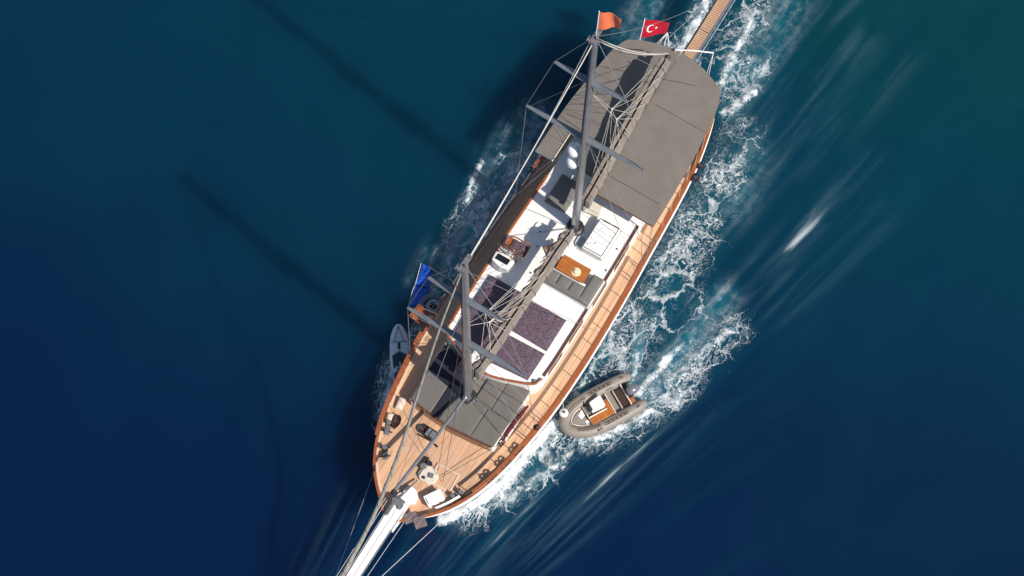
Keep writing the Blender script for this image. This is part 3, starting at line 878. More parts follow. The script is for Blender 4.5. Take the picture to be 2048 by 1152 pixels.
# stays
stays = (
    ('triatic_stay', (-5.36, 0, 20.35), (3.67, 0, 17.75), 0.022, 0.25, M_ROPE),
    ('signal_halyard', (-5.2, -0.15, 20.1), (3.55, -0.25, 16.4), 0.012, 0.5, M_WIRE),
    ('inner_forestay', (3.85, 0, 12.6), (7.45, 0.62, 2.25), 0.011, 0.1, M_DLINE),
    ('inner_forestay', (3.95, 0.1, 9.2), (7.6, 1.0, 2.2), 0.011, 0.1, M_DLINE),
    ('foredeck_line', (3.95, 0.2, 3.2), (4.75, 2.25, 2.6), 0.012, 0.05, M_DLINE),
    ('foredeck_line', (7.5, 0.8, 2.25), (4.85, 2.25, 2.3), 0.012, 0.0, M_DLINE),
    ('running_backstay', (3.68, 0.1, 17.4), (-1.5, 3.28, 2.4), 0.011, 0.1, M_WIRE),
    ('running_backstay', (3.68, -0.1, 17.4), (-1.5, -3.28, 2.4), 0.011, 0.1, M_WIRE),
    ('topping_lift', (-5.40, 0.06, 20.45), (-13.0, -0.2, 5.75), 0.022, 0.45, M_ROPE),
    ('topping_lift', (-5.40, -0.06, 20.30), (-13.0, -0.3, 5.70), 0.022, 0.6, M_ROPE),
    ('backstay', (-5.42, 0.1, 20.45), (-13.9, 1.6, 2.4), 0.012, 0.2, M_WIRE),
    ('backstay', (-5.42, -0.1, 20.45), (-13.9, -1.6, 2.4), 0.012, 0.2, M_WIRE),
    ('gangway_lift', (-5.42, 0, 20.5), (-17.6, -0.42, 3.1), 0.011, 0.6, M_WIRE),
    ('gangway_lift', (-14.0, -1.2, 3.5), (-17.6, -0.42, 3.1), 0.011, 0.05, M_WIRE),
    ('whisker_stay', (7.9, -2.05, 1.3), (15.9, -0.05, 2.55), 0.013, 0.05, M_WIRE),
    ('whisker_stay', (8.2, 1.85, 1.3), (15.9, 0.05, 2.55), 0.017, 0.05, M_WIRE),
    ('bowsprit_wire', (9.6, -0.45, 3.0), (15.6, -0.36, 3.1), 0.012, 0.03, M_WIRE),
    ('bowsprit_wire', (9.6, -0.50, 3.3), (15.6, -0.40, 3.4), 0.012, 0.03, M_WIRE),
    ('bowsprit_wire', (9.8, 0.55, 2.4), (15.6, 0.42, 2.6), 0.012, 0.03, M_WIRE),
)
for nm, a, b, r, s, mm in stays:
    line(MB(), a, b, r, s).build(nm, mm, yacht, smooth=60)

# furled headsail on the outer forestay
jp = catmull([(3.82, 0, 17.6), (5.44, 0, 15.37), (7.12, 0, 12.29), (8.76, 0, 9.0), (11.0, 0, 6.1), (12.86, 0, 5.0), (14.6, 0, 4.0), (16.0, 0, 2.9)], 6)
nj = len(jp)
jr = [float(np.interp(i / (nj - 1), [0, 0.15, 0.4, 0.62, 0.78, 0.92, 1.0], [0.03, 0.045, 0.065, 0.09, 0.10, 0.065, 0.03])) * (1 + 0.06 * math.sin(i * 2.1)) for i in range(nj)]
jib = MB().tube(jp, jr, 12).build('furled_jib', M_SAIL, yacht, smooth=60)
sp_ = []
for i in range(0, (nj - 1) * 8):
    q = i / 8; k = int(q); f = q - k
    p = Vector(jp[k]).lerp(Vector(jp[min(nj - 1, k + 1)]), f); rr = jr[k] * 1.02
    a = i * 0.55
    sp_.append((p.x + rr * 0.6 * math.cos(a), rr * math.sin(a), p.z + rr * 0.8 * math.cos(a)))
MB().tube(sp_, 0.012, 4).build('furling_edge', M_DLINE, jib)
# club boom for the staysail, carried forward from the fore mast
cb = MB().tube([(4.12, 0, 3.05), (6.5, -0.05, 3.65), (9.4, -0.16, 4.35)], [0.07, 0.08, 0.075], 12).build('staysail_boom', M_ALU, yacht, smooth=60)
MB().tube([(9.34, -0.16, 4.34), (9.52, -0.165, 4.385)], 0.088, 12).build('boom_end_cap', M_DARK, cb, smooth=50)
MB().tube([(4.0, 0, 3.05), (4.2, 0, 3.07)], 0.12, 8).build('gooseneck', M_STEEL, cb, smooth=50)
line(MB(), (9.3, -0.16, 4.4), (3.8, 0, 14.0), 0.011).build('boom_lift', M_WIRE, cb)

# ------------------------------------------------------------------ booms under their sail covers
def boom(name, a, b, pleated, label):
    a = Vector(a); b = Vector(b)
    d = (b - a); L = d.length; ax = d.normalized()
    sd = Vector((0, 0, 1)).cross(ax).normalized()     # points to starboard when the boom runs aft
    if sd.y > 0: sd = -sd                              # make it starboard
    o = MB().tube([a, b], 0.10, 12).build(name, M_ALU, yacht, smooth=50)
    o['label'] = label
    def sec(q, prof):
        c = a + d * q
        return [c + sd * x + Vector((0, 0, z)) for x, z in prof]
    n = 60
    secP = []; secS = []
    for i in range(n + 1):
        q = 0.012 + 0.965 * i / n
        env = 1.0 - 0.35 * max(0, (q - 0.80) / 0.2) - (0.25 if q > 0.93 else 0.0)
        hi = 0.62 * env + 0.02 * math.sin(q * 40) + (0.55 * max(0, 1 - q / 0.06) if pleated else 0.25 * max(0, 1 - q / 0.05))
        w = 0.245
        wob = 0.012 * math.sin(q * L * 7.0)
        secP.append(sec(q, [(-0.10, -0.02), (-w - wob, 0.12), (-w - 0.01 - wob, hi * 0.6), (-w + 0.03, hi), (-0.055, hi + 0.02), (-0.035, hi - 0.06), (-0.05, 0.1)]))
        if pleated:
            fold = 0.085 * math.sin(q * L * 6.4) + 0.04 * math.sin(q * L * 13.0 + 1)
            fold2 = 0.09 * math.sin(q * L * 6.4 - 1.6) + 0.02 * math.sin(q * L * 11.0)
        else:
            fold = 0.008 * math.sin(q * L * 5); fold2 = 0.008 * math.sin(q * L * 4 + 1)
        secS.append(sec(q, [(0.05, 0.1), (0.035, hi - 0.10), (0.065, hi - 0.02 + fold * 0.5), (w * 0.75, hi * 0.96 + fold), (w + fold2, hi * 0.62 + fold), (w + fold2, 0.12), (0.10, -0.02)]))
    MB().loft(secP).build('sail_cover_panel', M_COVER, o, smooth=40)
    MB().loft(secS).build('furled_sail' if pleated else 'sail_cover_panel', M_COVER, o, smooth=40)
    ends = MB().tube([b + ax * -0.02, b + ax * 0.16], 0.12, 12).build('boom_end_cap', M_DARK, o, smooth=50)
    if pleated:
        for k in range(20):
            q0 = 0.05 + k * 0.045 + 0.012 * math.sin(k * 2.7)
            pts = []
            for f_ in np.linspace(0, 1, 6):
                c = a + d * (q0 + 0.050 * float(f_))
                hh = 0.62 * (1.0 - 0.35 * max(0, (q0 - 0.80) / 0.2))
                pts.append(c + sd * (0.335 - 0.27 * float(f_)) + Vector((0, 0, hh * (0.45 + 0.60 * math.sin(float(f_) * 1.57)))))
            MB().tube(pts, [0.012, 0.02, 0.024, 0.024, 0.02, 0.012], 6).build('sail_fold', M_DLINE if k % 3 == 0 else M_COVER, o, smooth=60)  # every third tube is dark, painting in the shade of the pleats
    # sail ties
    for q in np.linspace(0.12, 0.9, 8):
        c = a + d * float(q)
        pts = [c + sd * x + Vector((0, 0, z)) for x, z in ((-0.27, 0.05), (-0.275, 0.4), (-0.2, 0.64), (0, 0.62), (0.2, 0.63), (0.275, 0.35), (0.27, 0.05))]
        MB().tube(pts, 0.012, 5).build('sail_tie', M_DLINE, o)
    return o, a, d, sd

main_boom, ma, md, msd = boom('main_boom', (-5.30, 0.10, 4.45), (-12.95, -0.22, 5.35), False, 'main boom in a grey sail cover')
fore_boom, fa, fd, fsd = boom('fore_boom', (3.55, 0.04, 4.02), (-4.35, 0.16, 4.18), True, 'fore boom with a pleated furled sail')
# lettering patch on the foot of the fore sail cover: a small dark scrawled emblem
em = MB()
R = Matrix.Rotation(math.radians(0), 3, 'X')
for pts in (((0, 0), (0, .16), (.07, .15), (.01, .09), (.08, .03), (0, 0)), ((.10, .15), (.17, .02)), ((.17, .15), (.10, .02)), ((.20, .04), (.20, .15), (.26, .10), (.21, .07), (.28, .03))):
    em.tube([(2.95 - y * 1.4, -0.02 + x * 1.3 - 0.2, 4.02 + 0.80) for x, y in pts], 0.012, 5)
em.build('cover_emblem', M_DARK, fore_boom)

# lazy jacks: from each mast to a pair of joints, then fanning to the boom
def lazy(parent, top, joints, a, d, sd, qs, spread):
    for jn, s in joints:
        line(MB(), top, jn, 0.010).build('lazy_jack', M_ROPE, parent)
        MB().lathe([(0.02, -0.05), (0.045, 0), (0.02, 0.05)], jn, 8).build('lazy_jack_block', M_BOX, parent, smooth=50)
        for q in qs:
            e = a + d * q + sd * (s * 0.26) + Vector((0, 0, 0.12))
            line(MB(), jn, e, 0.009, 0.03, 6).build('lazy_jack', M_ROPE, parent)
lazy(main_boom, (-5.35, -0.12, 16.0), (((-8.3, -0.42, 8.5), 1), ((-8.1, -0.05, 8.3), -1)), ma, md, msd, (0.16, 0.27, 0.38, 0.50, 0.61, 0.72, 0.83, 0.93), 1)
lazy(fore_boom, (3.72, -0.15, 11.0), (((1.55, -0.55, 6.7), 1), ((1.75, -0.25, 6.5), -1)), fa, fd, fsd, (0.12, 0.22, 0.32, 0.43, 0.54, 0.64, 0.74, 0.84), 1)

# ------------------------------------------------------------------ stern awning
def aww(u): return float(np.interp(-u, [6.2, 8.0, 9.5, 11.0, 12.5, 12.75, 13.3, 13.45, 13.7, 13.9, 14.0], [3.08, 3.06, 3.0, 2.88, 2.68, 2.60, 2.38, 2.1, 1.5, 0.85, 0.1]))
def awz(u, v): return 4.30 + 0.10 * (1 - (v / 3.1) ** 2) - 0.025 * math.cos((u + 7.3) / 3.7 * 2 * math.pi) * 0.8
awning = bpy.data.objects.new('awning', None); COL.objects.link(awning); awning.parent = yacht
def awning_panel(u0, u1, vin, vout, n=22, k=9):
    secs_t = []; secs_b = []
    for u in np.linspace(u0, u1, n):
        a = vin(u); b = vout(u)
        row = [(u, a + (b - a) * q, awz(u, a + (b - a) * q)) for q in np.linspace(0, 1, k)]
        secs_t.append(row + [(p[0], p[1], p[2] - 0.03) for p in reversed(row)])
    return MB().loft(secs_t).build('awning_panel', M_AWN, awning, smooth=35)
awning_panel(-6.22, -11.2, lambda u: 0.012, lambda u: aww(u))
awning_panel(-11.21, -14.0, lambda u: 0.012, lambda u: max(0.05, aww(u)), 30)
awning_panel(-6.62, -8.2, lambda u: -2.2, lambda u: -aww(u), 8, 5)
awning_panel(-6.80, -8.2, lambda u: -0.012, lambda u: -1.42, 8, 5)
awning_panel(-8.21, -14.0, lambda u: -0.012, lambda u: min(-0.05, -aww(u)), 36)
def seam(pts, r=0.012):
    MB().tube([(u, v, awz(u, v) + 0.004) for u, v in pts], r, 5).build('awning_seam', M_DLINE, awning)
seam([(-11.2, v) for v in np.linspace(0.3, 2.8, 8)]); seam([(-7.25, v) for v in np.linspace(0.35, 2.75, 8)], 0.014)
for u, w in ((-7.6, 0.008), (-8.9, 0.008), (-9.6, 0.008), (-10.4, 0.008), (-11.2, 0.008)):
    seam([(u, v) for v in np.linspace(-aww(u) + 0.05, -1.6 if u < -8.2 else -2.25, 6)], w)
MB().tube([(-6.22, v, awz(-6.22, v) - 0.03) for v in np.linspace(0.05, 3.05, 8)], 0.035, 8).build('awning_bar', M_VARD, awning, smooth=50)
MB().tube([(-6.62, v, awz(-6.62, v) - 0.03) for v in np.linspace(-2.2, -3.05, 4)], 0.03, 8).build('awning_bar', M_STEEL, awning, smooth=50)
MB().tube([(u, -2.19, awz(u, -2.19) + 0.02) for u in np.linspace(-6.55, -8.2, 5)], 0.025, 8).build('awning_bar', M_ROPE, awning, smooth=50)
for u, v in ((-6.3, 2.98), (-6.68, -2.98), (-9.6, 2.92), (-9.6, -2.92), (-12.6, 2.45), (-12.6, -2.45), (-13.75, 1.0), (-13.75, -1.0)):
    MB().tube([(u, v, zd(u)), (u, v, awz(u, v) - 0.03)], 0.025, 8).build('awning_pole', M_STEEL, awning, smooth=50)

for s_ in (1, -1):
    for u in np.arange(-7.2, -12.8, -0.8):
        MB().tube([(u, s_ * (aww(u) - 0.01), awz(u, aww(u)) - 0.01), (u + 0.08, s_ * (hb(u) - 0.035), zd(u) + 0.86)], 0.010, 5).build('lashing', M_ROPE, awning)
# ------------------------------------------------------------------ gangway over the stern
gang = bpy.data.objects.new('gangway', None); COL.objects.link(gang); gang.parent = yacht
def gz(u): return 2.28 + 0.05 * (-14.5 - u)
u = -13.6; slat = None; k = 0
while u > -20.4:
    if slat is None:
        slat = MB().box((0, 0, 0), (0.082, 0.50, 0.03)).build('slat', M_TEAKX, gang)
        o = slat
    else:
        o = slat.copy(); COL.objects.link(o); o.parent = gang
    o.location = (u, random.uniform(-0.003, 0.003), gz(u) + 0.02 + random.uniform(-0.002, 0.002))
    u -= 0.104; k += 1
    if k == 27: u -= 0.03
for s in (1, -1):
    mm = MB(); mm.loft([[(u, s * 0.26, gz(u) - 0.06), (u, s * 0.33, gz(u) - 0.06), (u, s * 0.33, gz(u) + 0.055), (u, s * 0.26, gz(u) + 0.055)] for u in (-13.5, -17, -20.5)])
    mm.build('side_beam', M_DARK if s < 0 else M_STEEL, gang)
MB().tube([(-13.7, 0.42, gz(-13.7)), (-20.4, 0.42, gz(-20.4))], 0.03, 8).build('side_tube', M_STEEL, gang, smooth=50)
MB().tube([(-17.6, -0.30, gz(-17.6)), (-17.6, -0.42, 3.15)], 0.02, 6).build('hand_post', M_STEEL, gang, smooth=50)
for uu in (-15, -16.5, -18):
    MB().box((uu, 0, gz(uu) - 0.04), (0.06, 0.56, 0.05)).build('cross_bearer', M_DARK, gang)

# stern frame of white tubes
arch = bpy.data.objects.new('stern_frame', None); COL.objects.link(arch); arch.parent = yacht
ap = (-14.88, -1.16, 3.6)
for e in ((-14.1, -1.5, 2.2), (-14.15, -1.0, 2.2), (-14.2, -0.45, 2.2), (-14.0, -1.6, 2.6)):
    MB().tube([ap, e], 0.022, 6).build('frame_tube', M_BOX, arch, smooth=50)
MB().tube([(-13.85, -0.25, 4.6), (-14.25, 0.5, 4.62), (-14.62, 1.25, 4.55)], 0.035, 8).build('frame_bar', M_BOX, arch, smooth=50)
for e in ((-14.0, 1.45, 2.3), (-13.9, 1.3, 2.3)):
    MB().tube([(-14.62, 1.25, 4.55), e], 0.014, 6).build('frame_tube', M_BOX, arch, smooth=50)
MB().tube([(-13.85, -0.25, 4.6), (-13.9, -0.25, 2.3)], 0.025, 6).build('frame_tube', M_BOX, arch, smooth=50)

# ------------------------------------------------------------------ bow fittings
bz = lambda u: 2.79 + 0.02 * (u - 10)
spr = bpy.data.objects.new('bowsprit', None); COL.objects.link(spr); spr.parent = yacht
for s in (1, -1):
    mm = MB()
    mm.loft([[(u, 0.04 + s * 0.012, bz(u) - 0.08), (u, 0.04 + s * w, bz(u) - 0.08), (u, 0.04 + s * w, bz(u)), (u, 0.04 + s * 0.012, bz(u))] for u, w in ((9.2, 0.27), (10.3, 0.27), (13, 0.25), (16.2, 0.20))])
    mm.build('plank', M_GEL, spr, bevel=0.012)
MB().tube([(9.4, 0.04, bz(9.4) - 0.2), (16.3, 0.04, bz(16.3) - 0.14)], [0.15, 0.10], 12).build('spar', M_GEL, spr, smooth=50)
for s in (1, -1):
    MB().tube([(9.6, 0.04 + s * 0.32, bz(9.6) + 0.02), (13, 0.04 + s * 0.30, bz(13) + 0.03), (16.1, 0.04 + s * 0.25, bz(16) + 0.03)], 0.022, 6).build('side_rail', M_STEEL, spr, smooth=50)
# stem head platform
MB().prism([(8.95, -0.22), (9.1, -0.28), (10.5, -0.30), (10.55, 0.38), (9.9, 0.42), (9.1, 0.34)], 2.3, 2.70).build('stem_platform', M_GEL, yacht, bevel=0.04)
MB().prism([(8.45, 0.02), (8.50, -0.12), (8.75, -0.2), (9.15, -0.12), (9.2, 0.3), (9.0, 0.52), (8.72, 0.5), (8.52, 0.3)], 2.18, 2.5).build('anchor_well_cover', M_GEL, yacht, bevel=0.05)
# anchor and roller on the platform
an = MB()
an.box((9.75, -0.16, 2.86), (0.75, 0.09, 0.10)); an.box((9.42, -0.05, 2.84), (0.28, 0.5, 0.10), 0.3)
an.tube([(9.35, -0.3, 2.84), (9.25, -0.1, 2.90), (9.3, 0.22, 2.86)], 0.05, 8)
an.lathe([(0.10, 0), (0.12, 0.05), (0.08, 0.12)], (9.55, 0.12, 2.79), 12)
an.tube([(9.25, -0.1, 2.84), (8.6, -0.02, 2.56), (8.1, 0.05, 2.35)], 0.035, 6)
an.build('anchor', M_IRON, yacht, smooth=50)
# windlass
wz = 2.07
wd = bpy.data.objects.new('windlass', None); COL.objects.link(wd); wd.parent = yacht
MB().prism([(7.25, 0.02), (7.35, -0.1), (7.85, -0.1), (8.0, 0.1), (8.0, 0.5), (7.82, 0.72), (7.45, 0.72), (7.28, 0.5)], wz, wz + 0.22).build('housing', M_SKIN, wd, bevel=0.04)
MB().lathe([(0.15, 0), (0.15, 0.05), (0.09, 0.08), (0.09, 0.16), (0.15, 0.2), (0.13, 0.25)], (7.45, -0.05, wz + 0.1), 16).build('drum', M_IRON, wd, smooth=40)
MB().lathe([(0.12, 0), (0.08, 0.05), (0.08, 0.13), (0.12, 0.18)], (7.22, 0.1, wz + 0.12), 14).build('drum', M_DARK, wd, smooth=40)
MB().box((7.15, -0.12, wz + 0.1), (0.3, 0.22, 0.2), 0.4).build('motor', M_DARK, wd, bevel=0.03)
MB().box((7.62, 0.42, wz + 0.25), (0.2, 0.22, 0.06), 0.3).build('lid', M_IRON, wd, bevel=0.01)
MB().box((7.85, 0.2, wz + 0.24), (0.12, 0.14, 0.05), 0.1).build('lid', M_DARK, wd, bevel=0.01)
MB().tube([(7.3, 0.02, wz + 0.25), (7.9, 0.0, wz + 0.26)], 0.02, 6).build('bar', M_STEEL, wd)
# deck hatch with a pale frame
ht = bpy.data.objects.new('deck_hatch', None); COL.objects.link(ht); ht.parent = yacht
hz = 2.07
R9 = math.radians(3)
for dx, dy, sx, sy in ((-0.42, 0, 0.06, 1.06), (0.42, 0, 0.06, 1.06), (0, -0.5, 0.78, 0.06), (0, 0.5, 0.78, 0.06)):
    c = Matrix.Rotation(R9, 3, 'Z') @ Vector((dx, dy, 0))
    MB().box((7.38 + c.x, 0.90 + c.y, hz + 0.03), (sx, sy, 0.06), R9).build('hatch_frame', mat('cream_paint', (0.62, 0.5, 0.39)), ht, bevel=0.008)
MB().box((7.38, 0.90, hz + 0.012), (0.78, 0.94, 0.03), R9).build('hatch_lid', M_TEAK, ht)
# dark capstan on the foredeck
cp = bpy.data.objects.new('capstan', None); COL.objects.link(cp); cp.parent = yacht
cz = deck_z(6.0, -0.8)
rc = math.radians(-4)
MB().box((6.05, -0.58, cz + 0.13), (0.42, 0.42, 0.26), rc).build('gearbox', M_DARK, cp, bevel=0.04)
MB().box((6.05, -0.70, cz + 0.28), (0.36, 0.14, 0.05), rc).build('cover_plate', M_IRON, cp, bevel=0.01)
MB().box((6.05, -0.48, cz + 0.28), (0.30, 0.20, 0.05), rc).build('cover_plate', M_IRON, cp, bevel=0.01)
MB().torus((6.05, -0.98, cz + 0.16), 0.15, 0.05, 20, 8).build('warping_drum', M_DARK, cp, smooth=50)
MB().lathe([(0.13, 0), (0.10, 0.06), (0.10, 0.12)], (6.05, -0.98, cz), 14).build('drum_base', M_VARD, cp, smooth=50)
for du in (-0.24, 0.26):
    MB().tube([(6.05 + du, -1.05, cz + 0.06), (6.05 + du * 0.9, -0.4, cz + 0.08)], 0.04, 8).build('foot_rail', M_DARK, cp, smooth=50)
MB().tube([(6.32, -0.2, cz + 0.05), (6.36, -0.05, cz + 0.05)], 0.05, 8).build('deck_plug', M_DARK, cp, smooth=50)
# mooring bollards with crossed horns, either side of the bow
def bollard(u, v, rz, z):
    b = bpy.data.objects.new('bollard', None); COL.objects.link(b); b.parent = yacht; b.location = (u, v, z); b.rotation_euler = (0, 0, rz)
    MB().box((0, 0, 0.03), (0.62, 0.24, 0.06)).build('base', M_IRON, b, bevel=0.02)
    for d in (-0.19, 0.19):
        MB().lathe([(0.085, 0.05), (0.07, 0.12), (0.07, 0.26), (0.11, 0.31), (0.09, 0.35)], (d, 0, 0), 14).build('post', M_IRON, b, smooth=40)
        MB().tube([(d, -0.24, 0.2), (d, 0.24, 0.2)], 0.033, 8).build('horn', M_DARK, b, smooth=50)
for s in (1, -1):
    bollard(7.75, s * 1.78, -s * 0.62, deck_z(7.75, 1.78))
    bollard(6.75, s * 2.28, -s * 0.32, deck_z(6.75, 2.2)) if s < 0 else None
# curved white chock plate inside the port bow
ck = [(u, hb(u) - 0.34, zr(u) + 0.02) for u in np.linspace(7.75, 8.75, 8)]
MB().loft([[(p[0], p[1] - 0.05, p[2] - 0.2), (p[0], p[1] + 0.05, p[2] - 0.2), (p[0], p[1] + 0.05, p[2]), (p[0], p[1] - 0.05, p[2])] for p in ck]).build('chock_rail', M_GEL, yacht, bevel=0.01)
# hawse plates on the bow topsides
for s in (1, -1):
    u = 8.15
    a = math.atan2(s * (hb(u + .2) - hb(u - .2)), .4)
    MB().box((rake(u, 1.75), s * (hb(u) + 0.0), 1.75), (0.5, 0.06, 0.16), a).build('hawse_plate', M_DARK, yacht, bevel=0.04)
# helm console and steering wheel on the roof
con = bpy.data.objects.new('helm_console', None); COL.objects.link(con); con.parent = yacht
rz_ = roof_z(-1.8, -1.8)
MB().prism([(-2.02, -2.25), (-1.55, -2.2), (-1.42, -1.75), (-1.5, -1.35), (-2.02, -1.3), (-2.1, -1.75)], rz_ - 0.03, lambda u, v: rz_ + 0.62 + 0.2 * (u + 2.0)).build('pedestal', M_GEL, con, bevel=0.06)
MB().box((-1.80, -1.78, rz_ + 0.70), (0.3, 0.6, 0.03), 0, Matrix.Rotation(-0.2, 3, 'Y')).build('instrument_panel', M_GLASS, con, bevel=0.01)
Rw = Matrix.Rotation(math.radians(72), 3, 'Y')
wc = Vector((-2.17, -1.78, rz_ + 0.58))
MB().torus(wc, 0.50, 0.042, 32, 8, Rw).build('steering_wheel', M_VARD, con, smooth=50)
for k in range(6):
    a = k * math.pi / 3
    e = wc + Rw @ Vector((0.58 * math.cos(a), 0.58 * math.sin(a), 0))
    MB().tube([wc, e], 0.02, 6).build('spoke', M_VARD, con, smooth=50)
MB().lathe([(0.08, -0.05), (0.08, 0.05)], wc, 12, Rw).build('hub', M_STEEL, con, smooth=40)
# grey hatch cover aft of the mast, roof vents and deck eyes
MB().pad(-6.75, -5.25, -1.75, -0.72, ROOF + 0.02, 0.24, seed=5).build('hatch_cover', M_SOFA, yacht, smooth=60)
MB().box((-6.0, 0.25, ROOF + 0.17), (0.55, 0.75, 0.26), 0.1).build('mast_step_box', M_SKIN, yacht, bevel=0.04)
for u, v in ((-3.9, -0.55), (-3.3, -0.95), (-3.95, -1.2), (-2.1, -0.55), (-4.2, -0.3), (-1.6, -2.1), (-5.0, 2.05), (-3.9, 2.15)):
    MB().lathe([(0.05, 0), (0.05, 0.02), (0.025, 0.05), (0.03, 0.07)], (u, v, roof_z(u, v) - 0.005), 10).build('deck_eye', M_IRON, yacht, smooth=40)
for a, b in (((-4.7, -0.15, 3.1), (-3.0, -2.3, 3.05)), ((-4.7, -0.2, 3.1), (-3.95, -1.2, 3.08)), ((-3.6, -0.3, 3.08), (-3.3, -0.95, 3.08)), ((-4.75, -0.25, 3.12), (-4.55, -2.3, 3.05))):
    line(MB(), a, b, 0.011).build('sheet_line', M_WIRE, yacht)
for u, v in ((2.0, 2.1),):
    MB().lathe([(0.09, 0), (0.10, 0.05), (0.06, 0.12)], (u, v, ROOF + 0.01), 12).build('roof_vent', M_IRON, yacht, smooth=40)

# ------------------------------------------------------------------ loose things on the roof
RZ = ROOF + 0.06
# two purple sun pads in the light, two in the boom's shadow
def sunpad(quad, label, seed, z=RZ + 0.0):
    cu = sum(p[0] for p in quad) / 4; cv = sum(p[1] for p in quad) / 4
    q = [(p[0] - cu, p[1] - cv) for p in quad]
    t_ = thing('sun_pad', label, 'sun pad', cu, cv, z, group='purple sun pads on the coachroof')
    MB().pad(0, 0, 0, 0, 0, 0.13, 18, 16, 0.03, seed, quad=q).build('mattress', M_PURP, t_, smooth=60)
    # sewn channels across the mattress
    for s in (0.22, 0.5, 0.78):
        a = Vector((*q[0], 0)).lerp(Vector((*q[3], 0)), s); b = Vector((*q[1], 0)).lerp(Vector((*q[2], 0)), s)
        pts = [a.lerp(b, k / 10) + Vector((0, 0, 0.132 + 0.03 * math.sin(math.pi * k / 10) * math.sin(math.pi * s) - (0.045 if k in (0, 10) else 0))) for k in range(11)]
        MB().tube(pts, 0.011, 5).build('seam', M_VARD, t_)
    return t_
sunpad([(-1.02, -0.04), (0.58, -0.04), (0.60, 1.86), (-1.02, 1.86)], 'large purple sun pad beside the grey sofa on the white roof', 11)
sunpad([(0.82, -0.04), (2.28, -0.04), (2.12, 1.84), (0.75, 1.86)], 'purple sun pad nearest the curved front rail, port side', 12)
sunpad([(-1.10, -1.98), (0.42, -1.98), (0.42, -0.12), (-1.10, -0.12)], 'shaded dark purple sun pad left of the fore boom, nearest the wheel', 13)
sunpad([(0.50, -1.98), (1.95, -1.95), (2.25, -0.12), (0.50, -0.12)], 'shaded dark purple sun pad behind the fore mast', 14)

# L-shaped sofa
sf = thing('sofa', 'grey L-shaped sofa with a white base on the coachroof', 'sofa', -2.35, 1.25, RZ - 0.02)
def so(mb, nm, m_, **k): return mb.build(nm, m_, sf, **k)
so(MB().prism([(-0.40, -1.22), (0.42, -1.22), (0.42, 1.14), (-1.02, 1.14), (-1.02, 0.56), (-0.40, 0.52)], 0, 0.28), 'base', M_GEL, bevel=0.02)
for k in range(3):
    v0 = -1.2 + k * 0.60
    so(MB().pad(-0.28, 0.24, v0, v0 + 0.59, 0.28, 0.14, 10, 10, 0.02, 20 + k), 'seat_cushion', M_SOFA, smooth=60)
so(MB().pad(-1.0, 0.24, 0.60, 1.12, 0.28, 0.14, 16, 10, 0.02, 25), 'seat_cushion', M_SOFA, smooth=60)
so(MB().pad(0.25, 0.42, -1.2, 1.12, 0.28, 0.30, 8, 18, 0.02, 26), 'back_cushion', M_SOFA, smooth=60)
so(MB().box((-0.36, -0.33, 0.33), (0.10, 1.75, 0.10)), 'front_edge', M_GEL, bevel=0.01)

# teak table
tb = thing('table', 'small teak slatted table in front of the grey sofa', 'table', -3.02, 1.02, RZ - 0.02)
for k in range(5):
    MB().box((-0.27 + k * 0.135, 0, 0.62), (0.13, 1.30, 0.035)).build('plank', M_TABLE, tb, bevel=0.005)
for s in (1, -1):
    MB().box((s * 0.345, 0, 0.617), (0.04, 1.36, 0.05)).build('edge_board', M_TABLE, tb, bevel=0.005)
    MB().box((0, s * 0.665, 0.617), (0.65, 0.035, 0.05)).build('edge_board', M_TABLE, tb, bevel=0.005)
    for q in (1, -1):
        MB().box((s * 0.28, q * 0.56, 0.30), (0.06, 0.06, 0.60)).build('leg', M_TABLE, tb)
bw = thing('straw_hat', 'round pale straw hat lying on the teak table', 'hat', -2.95, 1.20, RZ - 0.02 + 0.638)
M_STRAW = mat('straw', (0.72, 0.60, 0.40), 0.8, 0, 0.2, 30.0, 0.5, 60)
MB().lathe([(0.20, 0.0), (0.205, 0.012), (0.13, 0.02), (0.115, 0.05), (0.105, 0.11), (0.06, 0.125)], (0, 0, 0), 24).build('brim_and_crown', M_STRAW, bw, smooth=50)
MB().torus((0, 0, 0.03), 0.122, 0.012, 24, 6).build('band', mat('tan_band', (0.45, 0.3, 0.16), 0.7), bw, smooth=50)

# grey rug and scatter cushions under the boom
solo(MB().pad(-0.42, 0.42, -0.30, 0.30, 0, 0.02, 8, 8, 0.0, 3), 'rug', M_PAD, 'small grey rug between the fore boom and the teak table', 'rug', -3.05, 0.14, RZ + 0.005, smooth=60)
for (u, v, col, lab, rz, sz) in ((-3.22, 0.02, (0.75, 0.34, 0.10), 'orange scatter cushion on the grey rug by the table', 0.5, 0.19), (-2.82, 0.0, (0.66, 0.44, 0.38), 'pale pink scatter cushion on the grey rug by the sofa', 0.1, 0.18), (-3.42, -0.42, (0.70, 0.40, 0.24), 'peach scatter cushion left of the fore boom', 0.9, 0.19)):
    solo(MB().pad(-sz, sz, -sz, sz, 0, 0.10, 10, 10, 0.05, int(u * -100)), 'scatter_cushion', cloth('cushion_%d' % int(-u * 100), col, 120, 0.5), lab, 'cushion', u, v, RZ + 0.035, rz, smooth=60)
